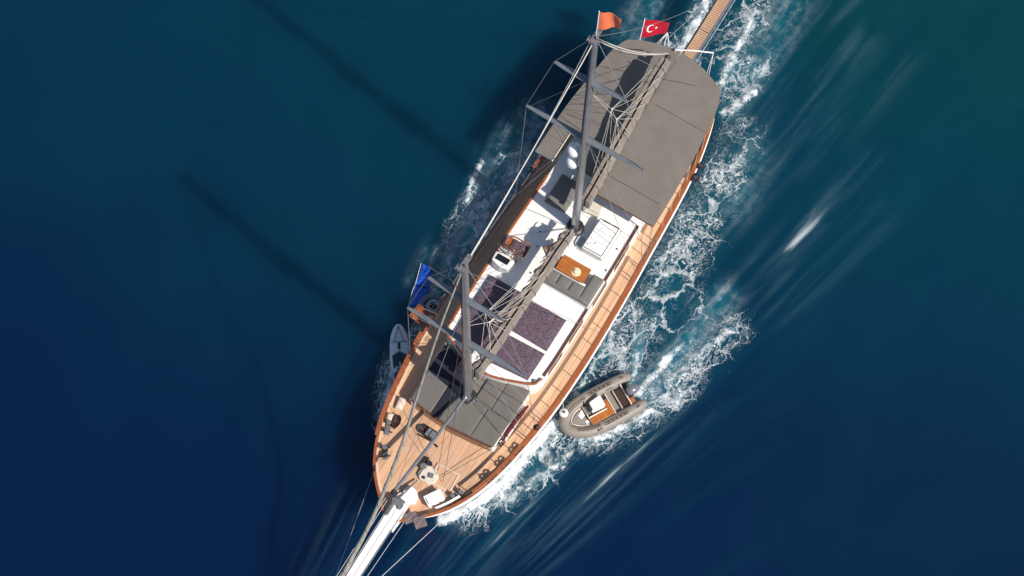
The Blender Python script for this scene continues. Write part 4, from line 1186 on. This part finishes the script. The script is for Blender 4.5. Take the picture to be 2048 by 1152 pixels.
# potted shrub that throws the spiky round shadow
pt = thing('potted_plant', 'potted plant with pale leaves half hidden under the fore boom', 'plant', -3.55, -0.12, RZ)
MB().lathe([(0.14, 0), (0.20, 0.28), (0.22, 0.30), (0.20, 0.33), (0.17, 0.30)], (0, 0, 0), 18).build('pot', mat('terracotta', (0.45, 0.19, 0.10), 0.8, 0, 0.15, 8.0), pt, smooth=40)
lf = MB(); rn = random.Random(4)
for k in range(120):
    a = rn.uniform(0, 6.28); el = rn.uniform(0.0, 1.4); L = rn.uniform(0.16, 0.30)
    d = Vector((math.cos(a) * math.cos(el), math.sin(a) * math.cos(el), math.sin(el)))
    o_ = Vector((0, 0, 0.42)) + d * 0.06; sd_ = d.cross(Vector((0, 0, 1))).normalized() * 0.035
    tip = o_ + d * L
    midp = o_.lerp(tip, 0.5) + Vector((0, 0, 0.02))
    lf.add([o_, midp + sd_, tip, midp - sd_], [(0, 1, 2, 3)])
lf.build('foliage', mat('pale_leaf', (0.42, 0.33, 0.24), 0.7, 0, 0.3, 12.0), pt)

# hot tub under a white spotted cover
tu = thing('hot_tub', 'raised white hot tub with a spotted cover beside the main mast', 'hot tub', -4.9, 1.29, RZ - 0.03)
MB().box((0, 0, 0.26), (1.60, 1.04, 0.52)).build('shell', M_GEL, tu, bevel=0.06)
MB().box((0, 0, 0.545), (1.52, 0.96, 0.05)).build('cover', M_GEL, tu, bevel=0.02)
MB().prism([(0.15, -0.52), (0.78, -0.52), (0.78, -0.80), (0.62, -0.94), (0.30, -0.94), (0.15, -0.80)], 0, 0.16).build('step', M_GEL, tu, bevel=0.04)
MB().prism([(0.24, -0.56), (0.70, -0.56), (0.70, -0.78), (0.60, -0.87), (0.34, -0.87), (0.24, -0.78)], 0.162, 0.175).build('step_tread', mat('grey_tread', (0.33, 0.37, 0.42), 0.3), tu, bevel=0.004)
for a, b in (((-0.72, -0.30), (-0.74, 0.06)), ((-0.74, 0.10), (-0.74, 0.44))):
    MB().tube([(a[0], a[1], 0.60), ((a[0] + b[0]) / 2, (a[1] + b[1]) / 2, 0.615), (b[0], b[1], 0.60)], 0.028, 8).build('handle', M_DARK, tu, smooth=50)
for a_, b_ in (((-0.74, -0.46), (0.74, -0.46)), ((-0.74, 0.46), (0.74, 0.46)), ((-0.74, -0.46), (-0.74, 0.46)), ((0.74, -0.46), (0.74, 0.46))):
    MB().tube([(*a_, 0.575), (*b_, 0.575)], 0.018, 6).build('frame_tube', M_STEEL, tu)
for q_ in (-0.25, 0.25):
    MB().box((q_, 0, 0.573), (0.012, 0.9, 0.008)).build('cover_joint', M_IRON, tu)
MB().box((0, 0.56, 0.30), (1.64, 0.02, 0.06)).build('trim', M_STEEL, tu)
MB().box((0.83, 0, 0.30), (0.02, 1.0, 0.06)).build('trim', M_STEEL, tu)
rn = random.Random(9)
for k in range(13):
    u_, v_ = rn.uniform(-0.5, 0.68), rn.uniform(-0.40, 0.30)
    MB().lathe([(rn.uniform(0.02, 0.04), 0.565), (0.012, 0.58)], (u_, v_, 0), 8).build('vent_plug', M_DARK, tu)

# helm seat
hs = thing('helm_seat', 'mahogany framed helm seat with dark patterned cushion behind the wheel', 'seat', -2.68, -1.58, RZ - 0.01)
MB().box((0, 0, 0.20), (0.46, 0.80, 0.40)).build('pedestal', M_GEL, hs, bevel=0.03)
M_PAT = cloth('dark_patterned', (0.03, 0.02, 0.03), 60, 0.5, speckle=(0.22, 0.15, 0.17))
MB().pad(-0.25, 0.26, -0.30, 0.47, 0.42, 0.10, 10, 10, 0.02, 7).build('seat_cushion', M_PAT, hs, smooth=60)
MB().box((0, 0, 0.41), (0.54, 0.98, 0.04)).build('seat_board', M_VARN, hs, bevel=0.01)
MB().tube(catmull([(0.27, -0.49, 0.50), (-0.05, -0.52, 0.56), (-0.27, -0.36, 0.62), (-0.29, 0.1, 0.64), (-0.27, 0.46, 0.60), (0.2, 0.50, 0.5)], 5), 0.035, 8).build('back_rail', M_VARN, hs, smooth=50)

# grey pads on the forward trunk
def fpad(u0, u1, v0, v1, lab, seed, m_=M_PAD, quad=None):
    cu, cv = (u0 + u1) / 2, (v0 + v1) / 2
    q = [(a - cu, b - cv) for a, b in quad] if quad else None
    return solo(MB().pad(u0 - cu, u1 - cu, v0 - cv, v1 - cv, 0, 0.10, 18, 16, 0.004, seed, quad=q, edge=26.0), 'deck_pad', m_, lab, 'deck pad', cu, cv, TR + 0.003, group='grey pads in front of the coachroof', smooth=60)
fpad(2.9, 3.95, 0.95, 2.1, 'grey deck pad against the curved front rail, port side', 31, quad=[(2.55, 1.12), (3.95, 1.12), (3.95, 2.12), (2.36, 2.12)])
fpad(2.9, 3.95, 0.22, 0.94, 'narrow grey deck pad close to the fore mast, port side', 32, quad=[(2.84, 0.30), (3.90, 0.30), (3.95, 1.11), (2.62, 1.11)])
fpad(3.98, 5.2, 1.0, 2.08, 'grey deck pad at the corner above the port foredeck', 33, quad=[(3.97, 1.0), (5.36, 0.98), (5.28, 2.06), (3.97, 2.10)])
fpad(3.98, 5.4, -0.55, 0.98, 'grey deck pad just in front of the fore mast', 34, quad=[(4.12, -0.56), (5.42, -0.56), (5.38, 0.98), (3.97, 0.98)])
fpad(3.7, 5.4, -2.05, -0.95, 'grey deck pad at the starboard corner of the foredeck', 35, quad=[(3.78, -2.08), (5.28, -2.04), (5.38, -0.98), (3.78, -0.98)])
M_PAD_SHADE = cloth('shaded_pad_fabric', (0.02, 0.02, 0.035), 150, 0.3, 0.1)  # grey pad cloth with the shade put into its colour
fpad(2.6, 3.75, -2.05, -0.3, 'grey deck pad painted dark for its shade, beside the fore mast', 36, M_PAD_SHADE, quad=[(2.45, -2.08), (3.75, -2.10), (3.75, -0.30), (2.86, -0.30)])
fpad(3.8, 5.4, -0.95, -0.58, 'narrow strip of painted boom shadow between the grey foredeck pads', 37, M_PAD_SHADE, quad=[(3.80, -0.95), (5.40, -0.95), (5.42, -0.58), (4.1, -0.58)])  # dark strip draws the staysail boom's shadow across the pads

# long maroon roll strapped along the port edge of the trunk
mr = thing('rolled_cover', 'long maroon rolled cover lying along the port side of the grey pads', 'roll', 3.80, 2.27, zd(3.85) + 0.35, 0.0)
MB().tube(catmull([(-0.85, 0.10, 0.45), (-0.4, 0.04, 0.42), (0.2, -0.02, 0.40), (0.7, -0.05, 0.38), (1.0, -0.02, 0.36)], 4), [0.05] * 3 + [0.09] * 10 + [0.06] * 4, 10).build('roll', cloth('maroon_cloth', (0.12, 0.02, 0.025), 150, 0.6), mr, smooth=60)
MB().box((0.05, -0.02, 0.17), (1.7, 0.16, 0.36)).build('locker', M_GEL, mr, bevel=0.02)
for q in (-0.3, 0.3, 0.75):
    MB().torus((q, -0.02, 0.40), 0.105, 0.015, 14, 5, Matrix.Rotation(math.pi / 2, 3, 'Y')).build('strap', M_BLACK, mr, smooth=50)
MB().tube(catmull([(0.95, -0.1, 0.40), (1.1, -0.16, 0.3), (1.2, -0.05, 0.12), (1.05, 0.05, 0.2), (1.15, -0.12, 0.3), (1.25, -0.2, 0.1)], 4), 0.03, 6).build('tail_rope', M_BLACK, mr, smooth=50)

# white storage box at the bow
sb = thing('storage_box', 'white plastic storage box standing on the bow deck', 'box', 8.42, 1.10, zd(8.4) + 0.03, math.radians(-32))
MB().box((0, 0, 0.20), (0.74, 0.46, 0.40)).build('body', M_BOX, sb, bevel=0.025)
MB().box((0, 0, 0.425), (0.79, 0.51, 0.055)).build('lid', M_BOX, sb, bevel=0.018)
for d in (-0.14, 0.16):
    MB().box((d, 0.27, 0.38), (0.07, 0.03, 0.1)).build('latch', M_IRON, sb, bevel=0.008)
MB().box((0.33, 0.0, 0.46), (0.03, 0.26, 0.02)).build('handle', M_DARK, sb, bevel=0.008)

# grey mats draped over the port bow rail
M_MAT = cloth('grey_mat', (0.17, 0.13, 0.125), 150, 0.4)
def mat_sheet(p, size, rz, lab, z):
    m_ = MB(); n = 8; rows = []
    for i in range(n + 1):
        s = (i / n - 0.5) * size[0]
        rows.append([(s, (j / n - 0.5) * size[1], 0.015 * math.sin(i * 1.3 + j) - 0.05 * max(0, (i / n - 0.6)) ** 1.0) for j in range(n + 1)])
    full = [r + [(q[0], q[1], q[2] - 0.025) for q in reversed(r)] for r in rows]
    return solo(m_.loft(full), 'mat', M_MAT, lab, 'mat', p[0], p[1], z, rz, smooth=40)
mat_sheet((9.66, 0.72), (0.42, 0.55), math.radians(50), 'grey mat lying over the bow rail next to the bowsprit', zr(9.6) + 0.09)
mat_sheet((9.62, 1.16), (0.48, 0.50), math.radians(50), 'grey mat overhanging the port bow, outermost of the two', zr(9.5) + 0.13)

# rope coil, bags at the starboard bow
rcg = MB(); rn = random.Random(12)
for k in range(16):
    a0 = rn.uniform(0, 6.28)
    pts = [(0.42 * (0.6 + 0.1 * rn.random()) * math.cos(a0 + t) + rn.uniform(-.01, .01), 0.16 * (0.6 + 0.5 * (k / 16)) * math.sin(a0 + t), 0.05 + k * 0.013 + 0.02 * math.sin(3 * t + k)) for t in np.linspace(0, 6.0, 22)]
    rcg.tube(pts, 0.017, 5)
solo(rcg, 'rope_coil', mat('maroon_rope', (0.045, 0.018, 0.02), 0.85, 0, 0.3, 20), 'tangled dark rope coil on the starboard foredeck', 'rope', 6.35, -2.1, zd(6.35) + 0.02, 0.15, smooth=60)
solo(MB().pad(-0.28, 0.28, -0.16, 0.16, 0, 0.2, 10, 8, 0.05, 51), 'canvas_bag', cloth('cream_canvas', (0.66, 0.56, 0.46), 120, 0.7), 'cream canvas bag by the starboard rail, farther from the bow', 'bag', 5.55, -2.42, zd(5.5) + 0.01, 0.2, smooth=60)
solo(MB().pad(-0.19, 0.19, -0.15, 0.15, 0, 0.2, 10, 8, 0.05, 52), 'canvas_bag', MATS['cream_canvas'], 'cream canvas bag beside the tangled dark rope coil', 'bag', 6.32, -2.46, zd(6.3) + 0.01, 0.3, smooth=60)

# ------------------------------------------------------------------ flags
def flag_mesh(hoist, fly, L, nx=20, ny=10, wave=0.07, droop=0.12, taper=0.25, off=0.0):
    """cloth grid from the hoist line (base, top) flying along 'fly', with a shell of thickness"""
    a, b = Vector(hoist[0]), Vector(hoist[1]); f = Vector(fly).normalized(); n = f.cross((b - a).normalized()).normalized()
    def P(s, t):
        p = a.lerp(b, t) + f * (L * s) + n * (wave * math.sin(s * 6.5 + t * 1.6) * s ** 0.7) - Vector((0, 0, droop * s * s))
        p += (a.lerp(b, 0.62) - a.lerp(b, t)) * (taper * s)
        return p + n * off
    return P
def cloth_shell(P, nx=22, ny=12, th=0.008, region=None):
    m_ = MB(); 
    for sgn in (1, -1):
        vs = []
        for i in range(nx + 1):
            for j in range(ny + 1):
                p = P(i / nx, j / ny)
                q = P(min(1, i / nx + 0.01), j / ny) - P(max(0, i / nx - 0.01), j / ny); r = P(i / nx, min(1, j / ny + 0.01)) - P(i / nx, max(0, j / ny - 0.01))
                vs.append(p + q.cross(r).normalized() * th * sgn / 2)
        W = ny + 1
        m_.add(vs, [(i * W + j, (i + 1) * W + j, (i + 1) * W + j + 1, i * W + j + 1) if sgn > 0 else (i * W + j, i * W + j + 1, (i + 1) * W + j + 1, (i + 1) * W + j) for i in range(nx) for j in range(ny)])
    o1 = (nx + 1) * (ny + 1); W = ny + 1
    rim = [i * W for i in range(nx + 1)] + [nx * W + j for j in range(1, W)] + [i * W + ny for i in range(nx - 1, -1, -1)] + [j for j in range(ny - 1, 0, -1)]
    m_.f += [(rim[k], rim[(k + 1) % len(rim)], o1 + rim[(k + 1) % len(rim)], o1 + rim[k]) for k in range(len(rim))]
    return m_
# national flag at the stern: red with a white crescent and star
fb0 = Vector((-13.62, -1.92, 2.3))
fl = thing('flag', 'red flag with white crescent flying from the stern staff', 'flag', *fb0)
MB().tube([(0, 0, 0), (-0.12, -0.02, 1.9), (-0.55, -0.10, 2.95)], 0.022, 8).build('staff', M_BOX, fl, smooth=50)
P = flag_mesh(((-0.13, -0.02, 1.90), (-0.52, -0.10, 2.88)), (-0.55, 0.83, 0.0), 1.12, wave=0.06, droop=0.05, taper=0.35)
cl = cloth_shell(P).build('cloth', M_FLAGR, fl, smooth=60)
def on_flag(s, t, off=0.008):
    p = P(s, t); q = (P(s + 0.01, t) - P(s - 0.01, t)).cross(P(s, t + 0.01) - P(s, t - 0.01)).normalized()
    if (YM.to_3x3() @ q).z < 0: q = -q
    return p + q * off
cres = MB()
cr = []
for k in range(21):
    a = math.radians(48 + (312 - 48) * k / 20)
    ao = math.radians(38 + (322 - 38) * k / 20)
    cr.append(((0.32 + 0.155 * math.cos(ao), 0.50 + 0.23 * math.sin(ao)), (0.355 + 0.125 * math.cos(a), 0.50 + 0.185 * math.sin(a))))
vs = []
for o_, i_ in cr:
    vs += [on_flag(*o_), on_flag(*i_)]
cres.add(vs, [(2 * k, 2 * k + 1, 2 * k + 3, 2 * k + 2) for k in range(20)])
cres.build('crescent', M_FLAGW, cl)
star = MB()
sv = [on_flag(0.545 + (0.062 if k % 2 == 0 else 0.025) * math.cos(math.pi + k * math.pi / 5), 0.5 + (0.095 if k % 2 == 0 else 0.038) * math.sin(math.pi + k * math.pi / 5)) for k in range(10)]
star.add([on_flag(0.545, 0.5)] + sv, [(0, 1 + k, 1 + (k + 1) % 10) for k in range(10)])
star.build('star', M_FLAGW, cl)
hem = MB().tube([P(0, 0), P(0, 0.5), P(0, 1)], 0.016, 6).build('hem', M_FLAGW, fl)
# orange pennant at the main masthead
of = thing('pennant', 'small orange pennant at the head of the main mast', 'flag', -5.42, 0, 20.54)
MB().tube([(0, 0, 0), (-0.1, 0, 1.75)], 0.02, 8).build('staff', M_BOX, of, smooth=50)
P2 = flag_mesh(((-0.03, 0, 0.5), (-0.1, 0, 1.7)), (-0.45, 0.88, -0.05), 0.80, wave=0.10, droop=0.10, taper=0.30)
cloth_shell(P2, 20, 12).build('cloth', M_FLAGO, of, smooth=60)

# ------------------------------------------------------------------ fenders
def ball_fender(u, v, z, rad, lab, cord):
    f_ = thing('fender', lab, 'fender', u, v, z)
    prof = [(rad * math.sin(a), -rad * math.cos(a)) for a in np.linspace(0.15, math.pi - 0.35, 12)]
    MB().lathe(prof, (0, 0, 0), 20).build('ball', M_BOX, f_, smooth=60)
    MB().lathe([(0.075, rad * 0.86), (0.075, rad * 1.05), (0.05, rad * 1.15)], (0, 0, 0), 12).build('eye', M_STRAKE, f_, smooth=50)
    line(MB(), (0, 0, rad), cord, 0.014).build('cord', M_ROPE, f_)
    return f_
ball_fender(1.95, hb(1.95) + 0.24, 0.75, 0.20, 'round white ball fender between the hull and the grey tender', (-0.2, -0.24, 1.2))
for u, s, lab in ((-10.72, 1.0, 'black fender against the port stern rail, the upper one'), (-10.12, 1.25, 'larger black fender against the port stern rail, the lower one')):
    f_ = thing('fender', lab, 'fender', u, hb(u) + 0.10 * s, zr(u) - 0.05)
    MB().lathe([(0.04 * s, -0.40 * s), (0.13 * s, -0.33 * s), (0.16 * s, -0.1 * s), (0.16 * s, 0.12 * s), (0.12 * s, 0.30 * s), (0.04 * s, 0.36 * s)], (0, 0.02, 0.1), 16, Matrix.Rotation(0.35, 3, 'Y')).build('body', M_BLACK, f_, smooth=60)
    line(MB(), (0.08, 0.02, 0.42), (0, -0.2 * s, 0.55), 0.013).build('cord', M_ROPE, f_)
cwl = MB()
for k in range(7):
    cwl.torus((0.0, 0.0, 0.02 * k), 0.12 - 0.006 * (k % 3), 0.02, 16, 6, Matrix.Rotation(0.2 * k, 3, 'X'))
solo(cwl, 'rope_coil', M_STRAKE, 'small dark rope coil hung on the port guard rail', 'rope', 3.62, hb(3.62) - 0.02, zd(3.6) + 0.98, smooth=60)

# ------------------------------------------------------------------ the tender
td = thing('tender', 'grey inflatable tender with outboard motor running beside the yacht', 'inflatable boat', 0.97, 4.72, 0.0, math.radians(-30.0))
td.scale = (1.02, 1.12, 1.05)
half_path = [(-1.98, 0.60), (-1.55, 0.64), (-0.6, 0.665), (0.3, 0.65), (0.85, 0.56), (1.25, 0.40), (1.50, 0.20), (1.57, 0.0)]
pp = catmull(half_path, 6)
path = [(x, y, 0.33 + 0.05 * max(0, x)) for x, y in pp] + [(x, -y, 0.33 + 0.05 * max(0, x)) for x, y in reversed(pp[:-1])]
np_ = len(path)
rad = []
for i in range(np_):
    k = min(i, np_ - 1 - i)
    rad.append(0.235 * min(1.0, 0.45 + 0.55 * (k / 5.0) ** 0.7))
tub = MB().tube(path, rad, 18).build('tube', M_TUBE, td, smooth=60)
def on_tube(x, ysgn, ang):
    """point on the tube's skin; ang 0 = top, positive outward"""
    xs_ = [p[0] for p in pp][::-1]; ys_ = [p[1] for p in pp][::-1]
    order = np.argsort(xs_)
    y = float(np.interp(x, np.array(xs_)[order], np.array(ys_)[order]))
    dy = float(np.interp(x + 0.03, np.array(xs_)[order], np.array(ys_)[order])) - y
    n = Vector((-dy, 0.03)).normalized()
    r_ = 0.243
    return Vector((x + n.x * r_ * math.sin(ang), (y + n.y * r_ * math.sin(ang)) * ysgn, 0.33 + 0.05 * max(0, x) + r_ * math.cos(ang)))
# rubber strakes on the tubes: long rounded outlines
def strake(x0, x1, s, a0, a1):
    pts = [on_tube(x, s, a0) for x in np.linspace(x0, x1, 10)] + [on_tube(x, s, a1) for x in np.linspace(x1, x0, 10)]
    MB().tube(pts, 0.014, 6, closed=True).build('strake', M_STRAKE, tub, smooth=60)
for s in (1, -1):
    strake(-1.05, 0.05, s, -0.12, 0.24)
    strake(0.42, 1.22, s, -0.35, -0.02)
    for k in range(5):
        x = -0.9 + k * 0.2
        MB().box(on_tube(x, s, 0.06), (0.09, 0.025, 0.012), 0.0).build('grip', M_STRAKE, tub)
    # fitting blocks and small dark marks
    for x, a in ((0.32, -0.15), (-1.55, 0.1)):
        p = on_tube(x, s, a)
        MB().box(p, (0.14, 0.07, 0.015), 0.3 * s).build('patch', M_STRAKE if x < 0 else M_DARK, tub, bevel=0.004)
        MB().box(p + Vector((0, 0, 0.012)), (0.07, 0.02, 0.012), 0.3 * s).build('patch', M_TUBE, tub)
mk = MB()
p0 = on_tube(0.35, 1, 0.45)
for dx, dy, sx, sy in ((0, 0, .02, .13), (.05, .055, .1, .02), (.05, 0, .08, .02), (.05, -.055, .1, .02), (.15, 0, .02, .13), (.19, 0.03, .02, .06)):
    mk.box((p0.x - dx + 0.1, p0.y + dy, p0.z + 0.01 - abs(dy) * 0.3), (sx, sy, 0.02))
mk.build('lettering', M_STRAKE, tub)
# rigid hull and floor
secs = []
for x, w, zk in ((-1.5, 0.55, 0.0), (-0.6, 0.58, -0.05), (0.3, 0.55, -0.05), (0.9, 0.42, 0.02), (1.35, 0.15, 0.12)):
    secs.append([(x, -w, 0.22), (x, 0, zk - 0.1), (x, w, 0.22), (x, w * 0.95, 0.27), (x, 0, 0.27), (x, -w * 0.95, 0.27)])
MB().loft(secs).build('rigid_hull', M_SKIN, td, smooth=30)
MB().prism([(-1.42, -0.46), (0.3, -0.46), (0.85, -0.34), (1.2, -0.12), (1.2, 0.12), (0.85, 0.34), (0.3, 0.46), (-1.42, 0.46)], 0.272, 0.285).build('floor', M_TUBE, td)
M_CREAM = mat('cream_gelcoat', (0.70, 0.62, 0.52), 0.4, 0, 0.06, 4.0)
# bow locker
MB().prism([(0.62, -0.33), (0.85, -0.28), (1.18, -0.10), (1.22, 0.0), (1.18, 0.10), (0.85, 0.28), (0.62, 0.33)], 0.286, 0.44).build('bow_locker', M_TUBE, td, bevel=0.02)
MB().tube(catmull([(0.62, 0.36, 0.46), (0.9, 0.31, 0.47), (1.2, 0.12, 0.48), (1.26, 0.0, 0.48), (1.2, -0.12, 0.48), (0.9, -0.31, 0.47), (0.62, -0.36, 0.46)], 4), 0.022, 6).build('bow_rim', M_CREAM, td, smooth=50)
MB().prism([(0.60, -0.30), (0.88, -0.14), (0.82, 0.05), (0.62, -0.02)], 0.442, 0.47).build('bow_cushion', M_GEL, td, bevel=0.01)
MB().box((0.66, 0.24, 0.36), (0.22, 0.22, 0.15)).build('fuel_tank', M_DARK, td, bevel=0.02)
MB().box((0.66, 0.24, 0.443), (0.13, 0.13, 0.02)).build('fuel_tank_lid', M_FLAGW, td)
MB().box((0.52, 0.02, 0.40), (0.04, 0.80, 0.18)).build('thwart', M_CREAM, td, bevel=0.01)
# console with seat and wheel
MB().prism([(-0.32, -0.40), (0.22, -0.36), (0.32, -0.20), (0.30, 0.02), (-0.32, 0.06)], 0.286, lambda x, y: 0.78 - 0.25 * x).build('console', M_GEL, td, bevel=0.04)
MB().box((0.33, -0.18, 0.72), (0.03, 0.36, 0.22), 0, Matrix.Rotation(-0.7, 3, 'Y')).build('windscreen', M_GLASS, td, bevel=0.008)
MB().torus((-0.36, -0.16, 0.86), 0.15, 0.018, 22, 6, Matrix.Rotation(math.radians(55), 3, 'Y')).build('steering_wheel', M_DARK, td, smooth=50)
MB().box((0.42, -0.15, 0.48), (0.16, 0.34, 0.18)).build('console_seat', M_SOFA, td, bevel=0.03)
# benches in varnished wood
MB().box((0.10, 0.31, 0.40), (0.86, 0.30, 0.22)).build('side_bench', M_TABLE, td, bevel=0.015)
MB().box((0.10, 0.15, 0.42), (0.90, 0.05, 0.24)).build('bench_edge', M_CREAM, td, bevel=0.01)
MB().box((-0.44, 0.12, 0.40), (0.24, 0.66, 0.22)).build('helm_bench', M_TABLE, td, bevel=0.015)
MB().box((-0.58, 0.05, 0.42), (0.04, 0.86, 0.26)).build('bench_edge', M_CREAM, td, bevel=0.01)
for k in range(4):
    MB().box((-1.02 - k * 0.085, 0.02, 0.42), (0.072, 0.70, 0.04)).build('stern_slat', M_STRAKE, td, bevel=0.006)
MB().box((-0.95, 0.02, 0.42), (0.035, 0.80, 0.10)).build('bench_edge', M_CREAM, td, bevel=0.008)
MB().box((-1.16, 0.02, 0.33), (0.34, 0.66, 0.12)).build('stern_locker', M_STRAKE, td, bevel=0.01)
MB().box((-1.36, 0.0, 0.42), (0.05, 0.92, 0.30)).build('transom', M_CREAM, td, bevel=0.01)
for s in (1, -1):
    MB().box((-1.50, s * 0.32, 0.40), (0.22, 0.24, 0.06)).build('step_pad', M_TABLE if s > 0 else M_STRAKE, td, bevel=0.01)
MB().tube([(-0.75, -0.5, 0.5), (-0.75, -0.42, 0.62), (-1.0, -0.42, 0.62), (-1.0, -0.5, 0.5)], 0.018, 6).build('grab_handle', M_STEEL, td, smooth=50)
# outboard
ob = MB()
secs = []
for x, ry, rz, cz in ((-1.40, 0.10, 0.10, 0.70), (-1.47, 0.16, 0.16, 0.72), (-1.62, 0.20, 0.20, 0.74), (-1.80, 0.19, 0.18, 0.73), (-1.93, 0.13, 0.13, 0.71), (-1.97, 0.05, 0.06, 0.70)):
    secs.append([(x, ry * math.cos(a), cz + rz * math.sin(a) * (1.0 if math.sin(a) > 0 else 0.75)) for a in np.linspace(0, 2 * math.pi, 19)[:-1]])
obo = ob.loft(secs).build('outboard_motor', M_COWL, td, smooth=60)
MB().box((-1.66, 0, 0.30), (0.20, 0.14, 0.62)).build('leg', M_DARK, obo, bevel=0.03)
MB().box((-1.45, 0, 0.52), (0.16, 0.22, 0.20)).build('clamp_bracket', M_BLACK, obo, bevel=0.02)

# ------------------------------------------------------------------ water toys tied along the starboard side
def board(outline, z, th, nm, m_, parent, nose=0.0):
    """board with rounded rails from a half outline [(x, halfwidth)]"""
    secs = []
    x0, x1 = outline[0][0], outline[-1][0]
    for x, w in outline:
        w = max(w, 0.004)
        zz = z + nose * max(0, (x - x0) / (x1 - x0) - 0.7) ** 2 * 6
        secs.append([(x, w * math.copysign(abs(math.cos(a)) ** 0.5, math.cos(a)), zz + th / 2 * math.copysign(abs(math.sin(a)) ** 0.7, math.sin(a))) for a in np.linspace(0, 2 * math.pi, 17)[:-1]])
    return MB().loft(secs).build(nm, m_, parent, smooth=60)
sp = thing('paddle_board', 'pale grey paddle board with navy deck pad floating along the starboard bow', 'paddle board', 3.28, -4.00, 0.07, math.radians(180 + 35))
ol = catmull([(-1.45, 0.16), (-1.40, 0.24), (-1.0, 0.35), (-0.2, 0.41), (0.6, 0.39), (1.1, 0.29), (1.4, 0.14), (1.48, 0.01)], 5)
bd = board(ol, 0.0, 0.14, 'board', M_SUP, sp, 0.04)
MB().tube([(x, w + 0.0, 0.015) for x, w in ol[::2]] + [(x, -w, 0.015) for x, w in reversed(ol[::2])], 0.022, 6).build('rail_band', M_BOX, sp, smooth=50)
MB().prism([(-1.15, -0.27), (0.02, -0.33), (0.22, 0.0), (0.02, 0.33), (-1.15, 0.27)], 0.066, 0.078).build('deck_pad', M_SUPD, sp)
MB().box((-0.42, 0, 0.088), (0.26, 0.045, 0.02)).build('carry_handle', M_BOX, sp, bevel=0.008)
for a, b in (((0.65, -0.22), (1.38, 0.0)), ((0.65, 0.22), (1.38, 0.0)), ((0.65, -0.36), (0.65, 0.36)), ((-1.2, -0.3), (-1.2, 0.3))):
    MB().tube([(*a, 0.085), (*b, 0.115 if b[0] > 1 else 0.085)], 0.013, 5).build('bungee', M_BLACK if a[0] > 0 else M_BOX, sp)
MB().pad(0.30, 0.60, -0.05, 0.06, 0.07, 0.05, 8, 6, 0.01, 8).build('tie_knot', M_BLACK, sp, smooth=60)

bl = thing('float_mat', 'folded bright blue vinyl float tied beside the round grey tube', 'float', 0.03, -4.86, 0.05, math.radians(17))
for s0, s1, dz, tilt in ((-1.0, -0.02, 0.05, 0.10), (0.02, 0.95, 0.0, -0.05)):
    m_ = MB().pad(s0, s1, -0.32 if s0 < 0 else -0.36, 0.30 if s0 < 0 else 0.34, 0, 0.14, 16, 14, 0.05, int(s0 * 50) + 90, quad=[(-1.02, -0.26), (-0.02, -0.35), (-0.02, 0.33), (-0.90, 0.16)] if s0 < 0 else [(0.02, -0.36), (1.0, -0.30), (0.88, 0.10), (0.02, 0.36)], edge=4.0)
    m_.v = [(x, y, z + dz + abs(tilt) * (abs(x) if s0 < 0 else 0)) for x, y, z in m_.v]
    m_.build('panel', M_BLUE, bl, smooth=60)
for k in range(3):
    MB().tube([(0.2 + k * 0.22, -0.2, 0.185), (0.2 + k * 0.22, 0.2, 0.19)], 0.012, 5).build('weld_line', M_BLUE, bl)
MB().tube([(-1.0, -0.33, 0.26), (-0.02, -0.33, 0.16), (0.3, -0.38, 0.12), (0.95, -0.36, 0.10)], 0.015, 6).build('edge_rope', M_ROPE, bl, smooth=50)

rg = thing('towable_tube', 'round grey towable tube floating between blue float and wooden platform', 'inflatable tube', 0.62, -3.97, 0.06)
MB().torus((0, 0, 0.10), 0.50, 0.15, 30, 12, None, (math.radians(60), math.radians(345))).build('outer_tube', mat('slate_vinyl', (0.13, 0.16, 0.19), 0.45, 0, 0.15, 5), rg, smooth=60)
MB().lathe([(0.40, 0.04), (0.40, 0.12), (0.2, 0.16)], (0, 0, 0), 20).build('seat', M_SUPD, rg, smooth=50)
MB().torus((0.0, 0.06, 0.30), 0.24, 0.085, 26, 10).build('ring', M_RING, rg, smooth=60)
MB().torus((0.0, 0.06, 0.33), 0.15, 0.02, 20, 6).build('inner_rim', M_BLACK, rg, smooth=60)

# hinged wooden boarding platform on the starboard side
bp = bpy.data.objects.new('boarding_platform', None); COL.objects.link(bp); bp.parent = yacht
bp.location = (1.62, -3.34, 1.28); bp.rotation_euler = (0, 0, math.radians(-8))
for k in range(4):
    MB().box((-0.27 + k * 0.155, -0.45, 0.0), (0.145, 0.98, 0.04)).build('plank', M_VARN, bp, bevel=0.006)
for s in (1, -1):
    MB().box((0.05 - 0.04 + s * 0.33, -0.44, 0.05), (0.05, 1.06, 0.16)).build('side_board', M_VARN, bp, bevel=0.01)
MB().box((0.01, -0.98, 0.05), (0.66, 0.05, 0.16)).build('end_board', M_VARN, bp, bevel=0.01)
for s in (-0.26, 0.28):
    MB().tube([(s, -0.85, -0.03), (s, 0.0, -0.55)], 0.02, 6).build('brace', M_STEEL, bp, smooth=50)
    MB().tube([(s, -0.9, 0.12), (s, 0.12, 0.95)], 0.012, 5).build('hanger', M_ROPE, bp)
MB().pad(-0.30, -0.05, -0.35, -0.05, 0.02, 0.08, 8, 8, 0.02, 77).build('step_pad', M_TEAKX, bp, smooth=50)
# lines that hold the toys
for a, b in (((2.4, -4.6, 0.14), (2.6, -3.3, 2.2)), ((-0.9, -5.15, 0.25), (-0.3, -3.35, 2.2)), ((0.9, -4.0, 0.25), (0.4, -3.38, 2.2))):
    line(MB(), a, b, 0.012, 0.08).build('painter_line', M_ROPE, yacht)
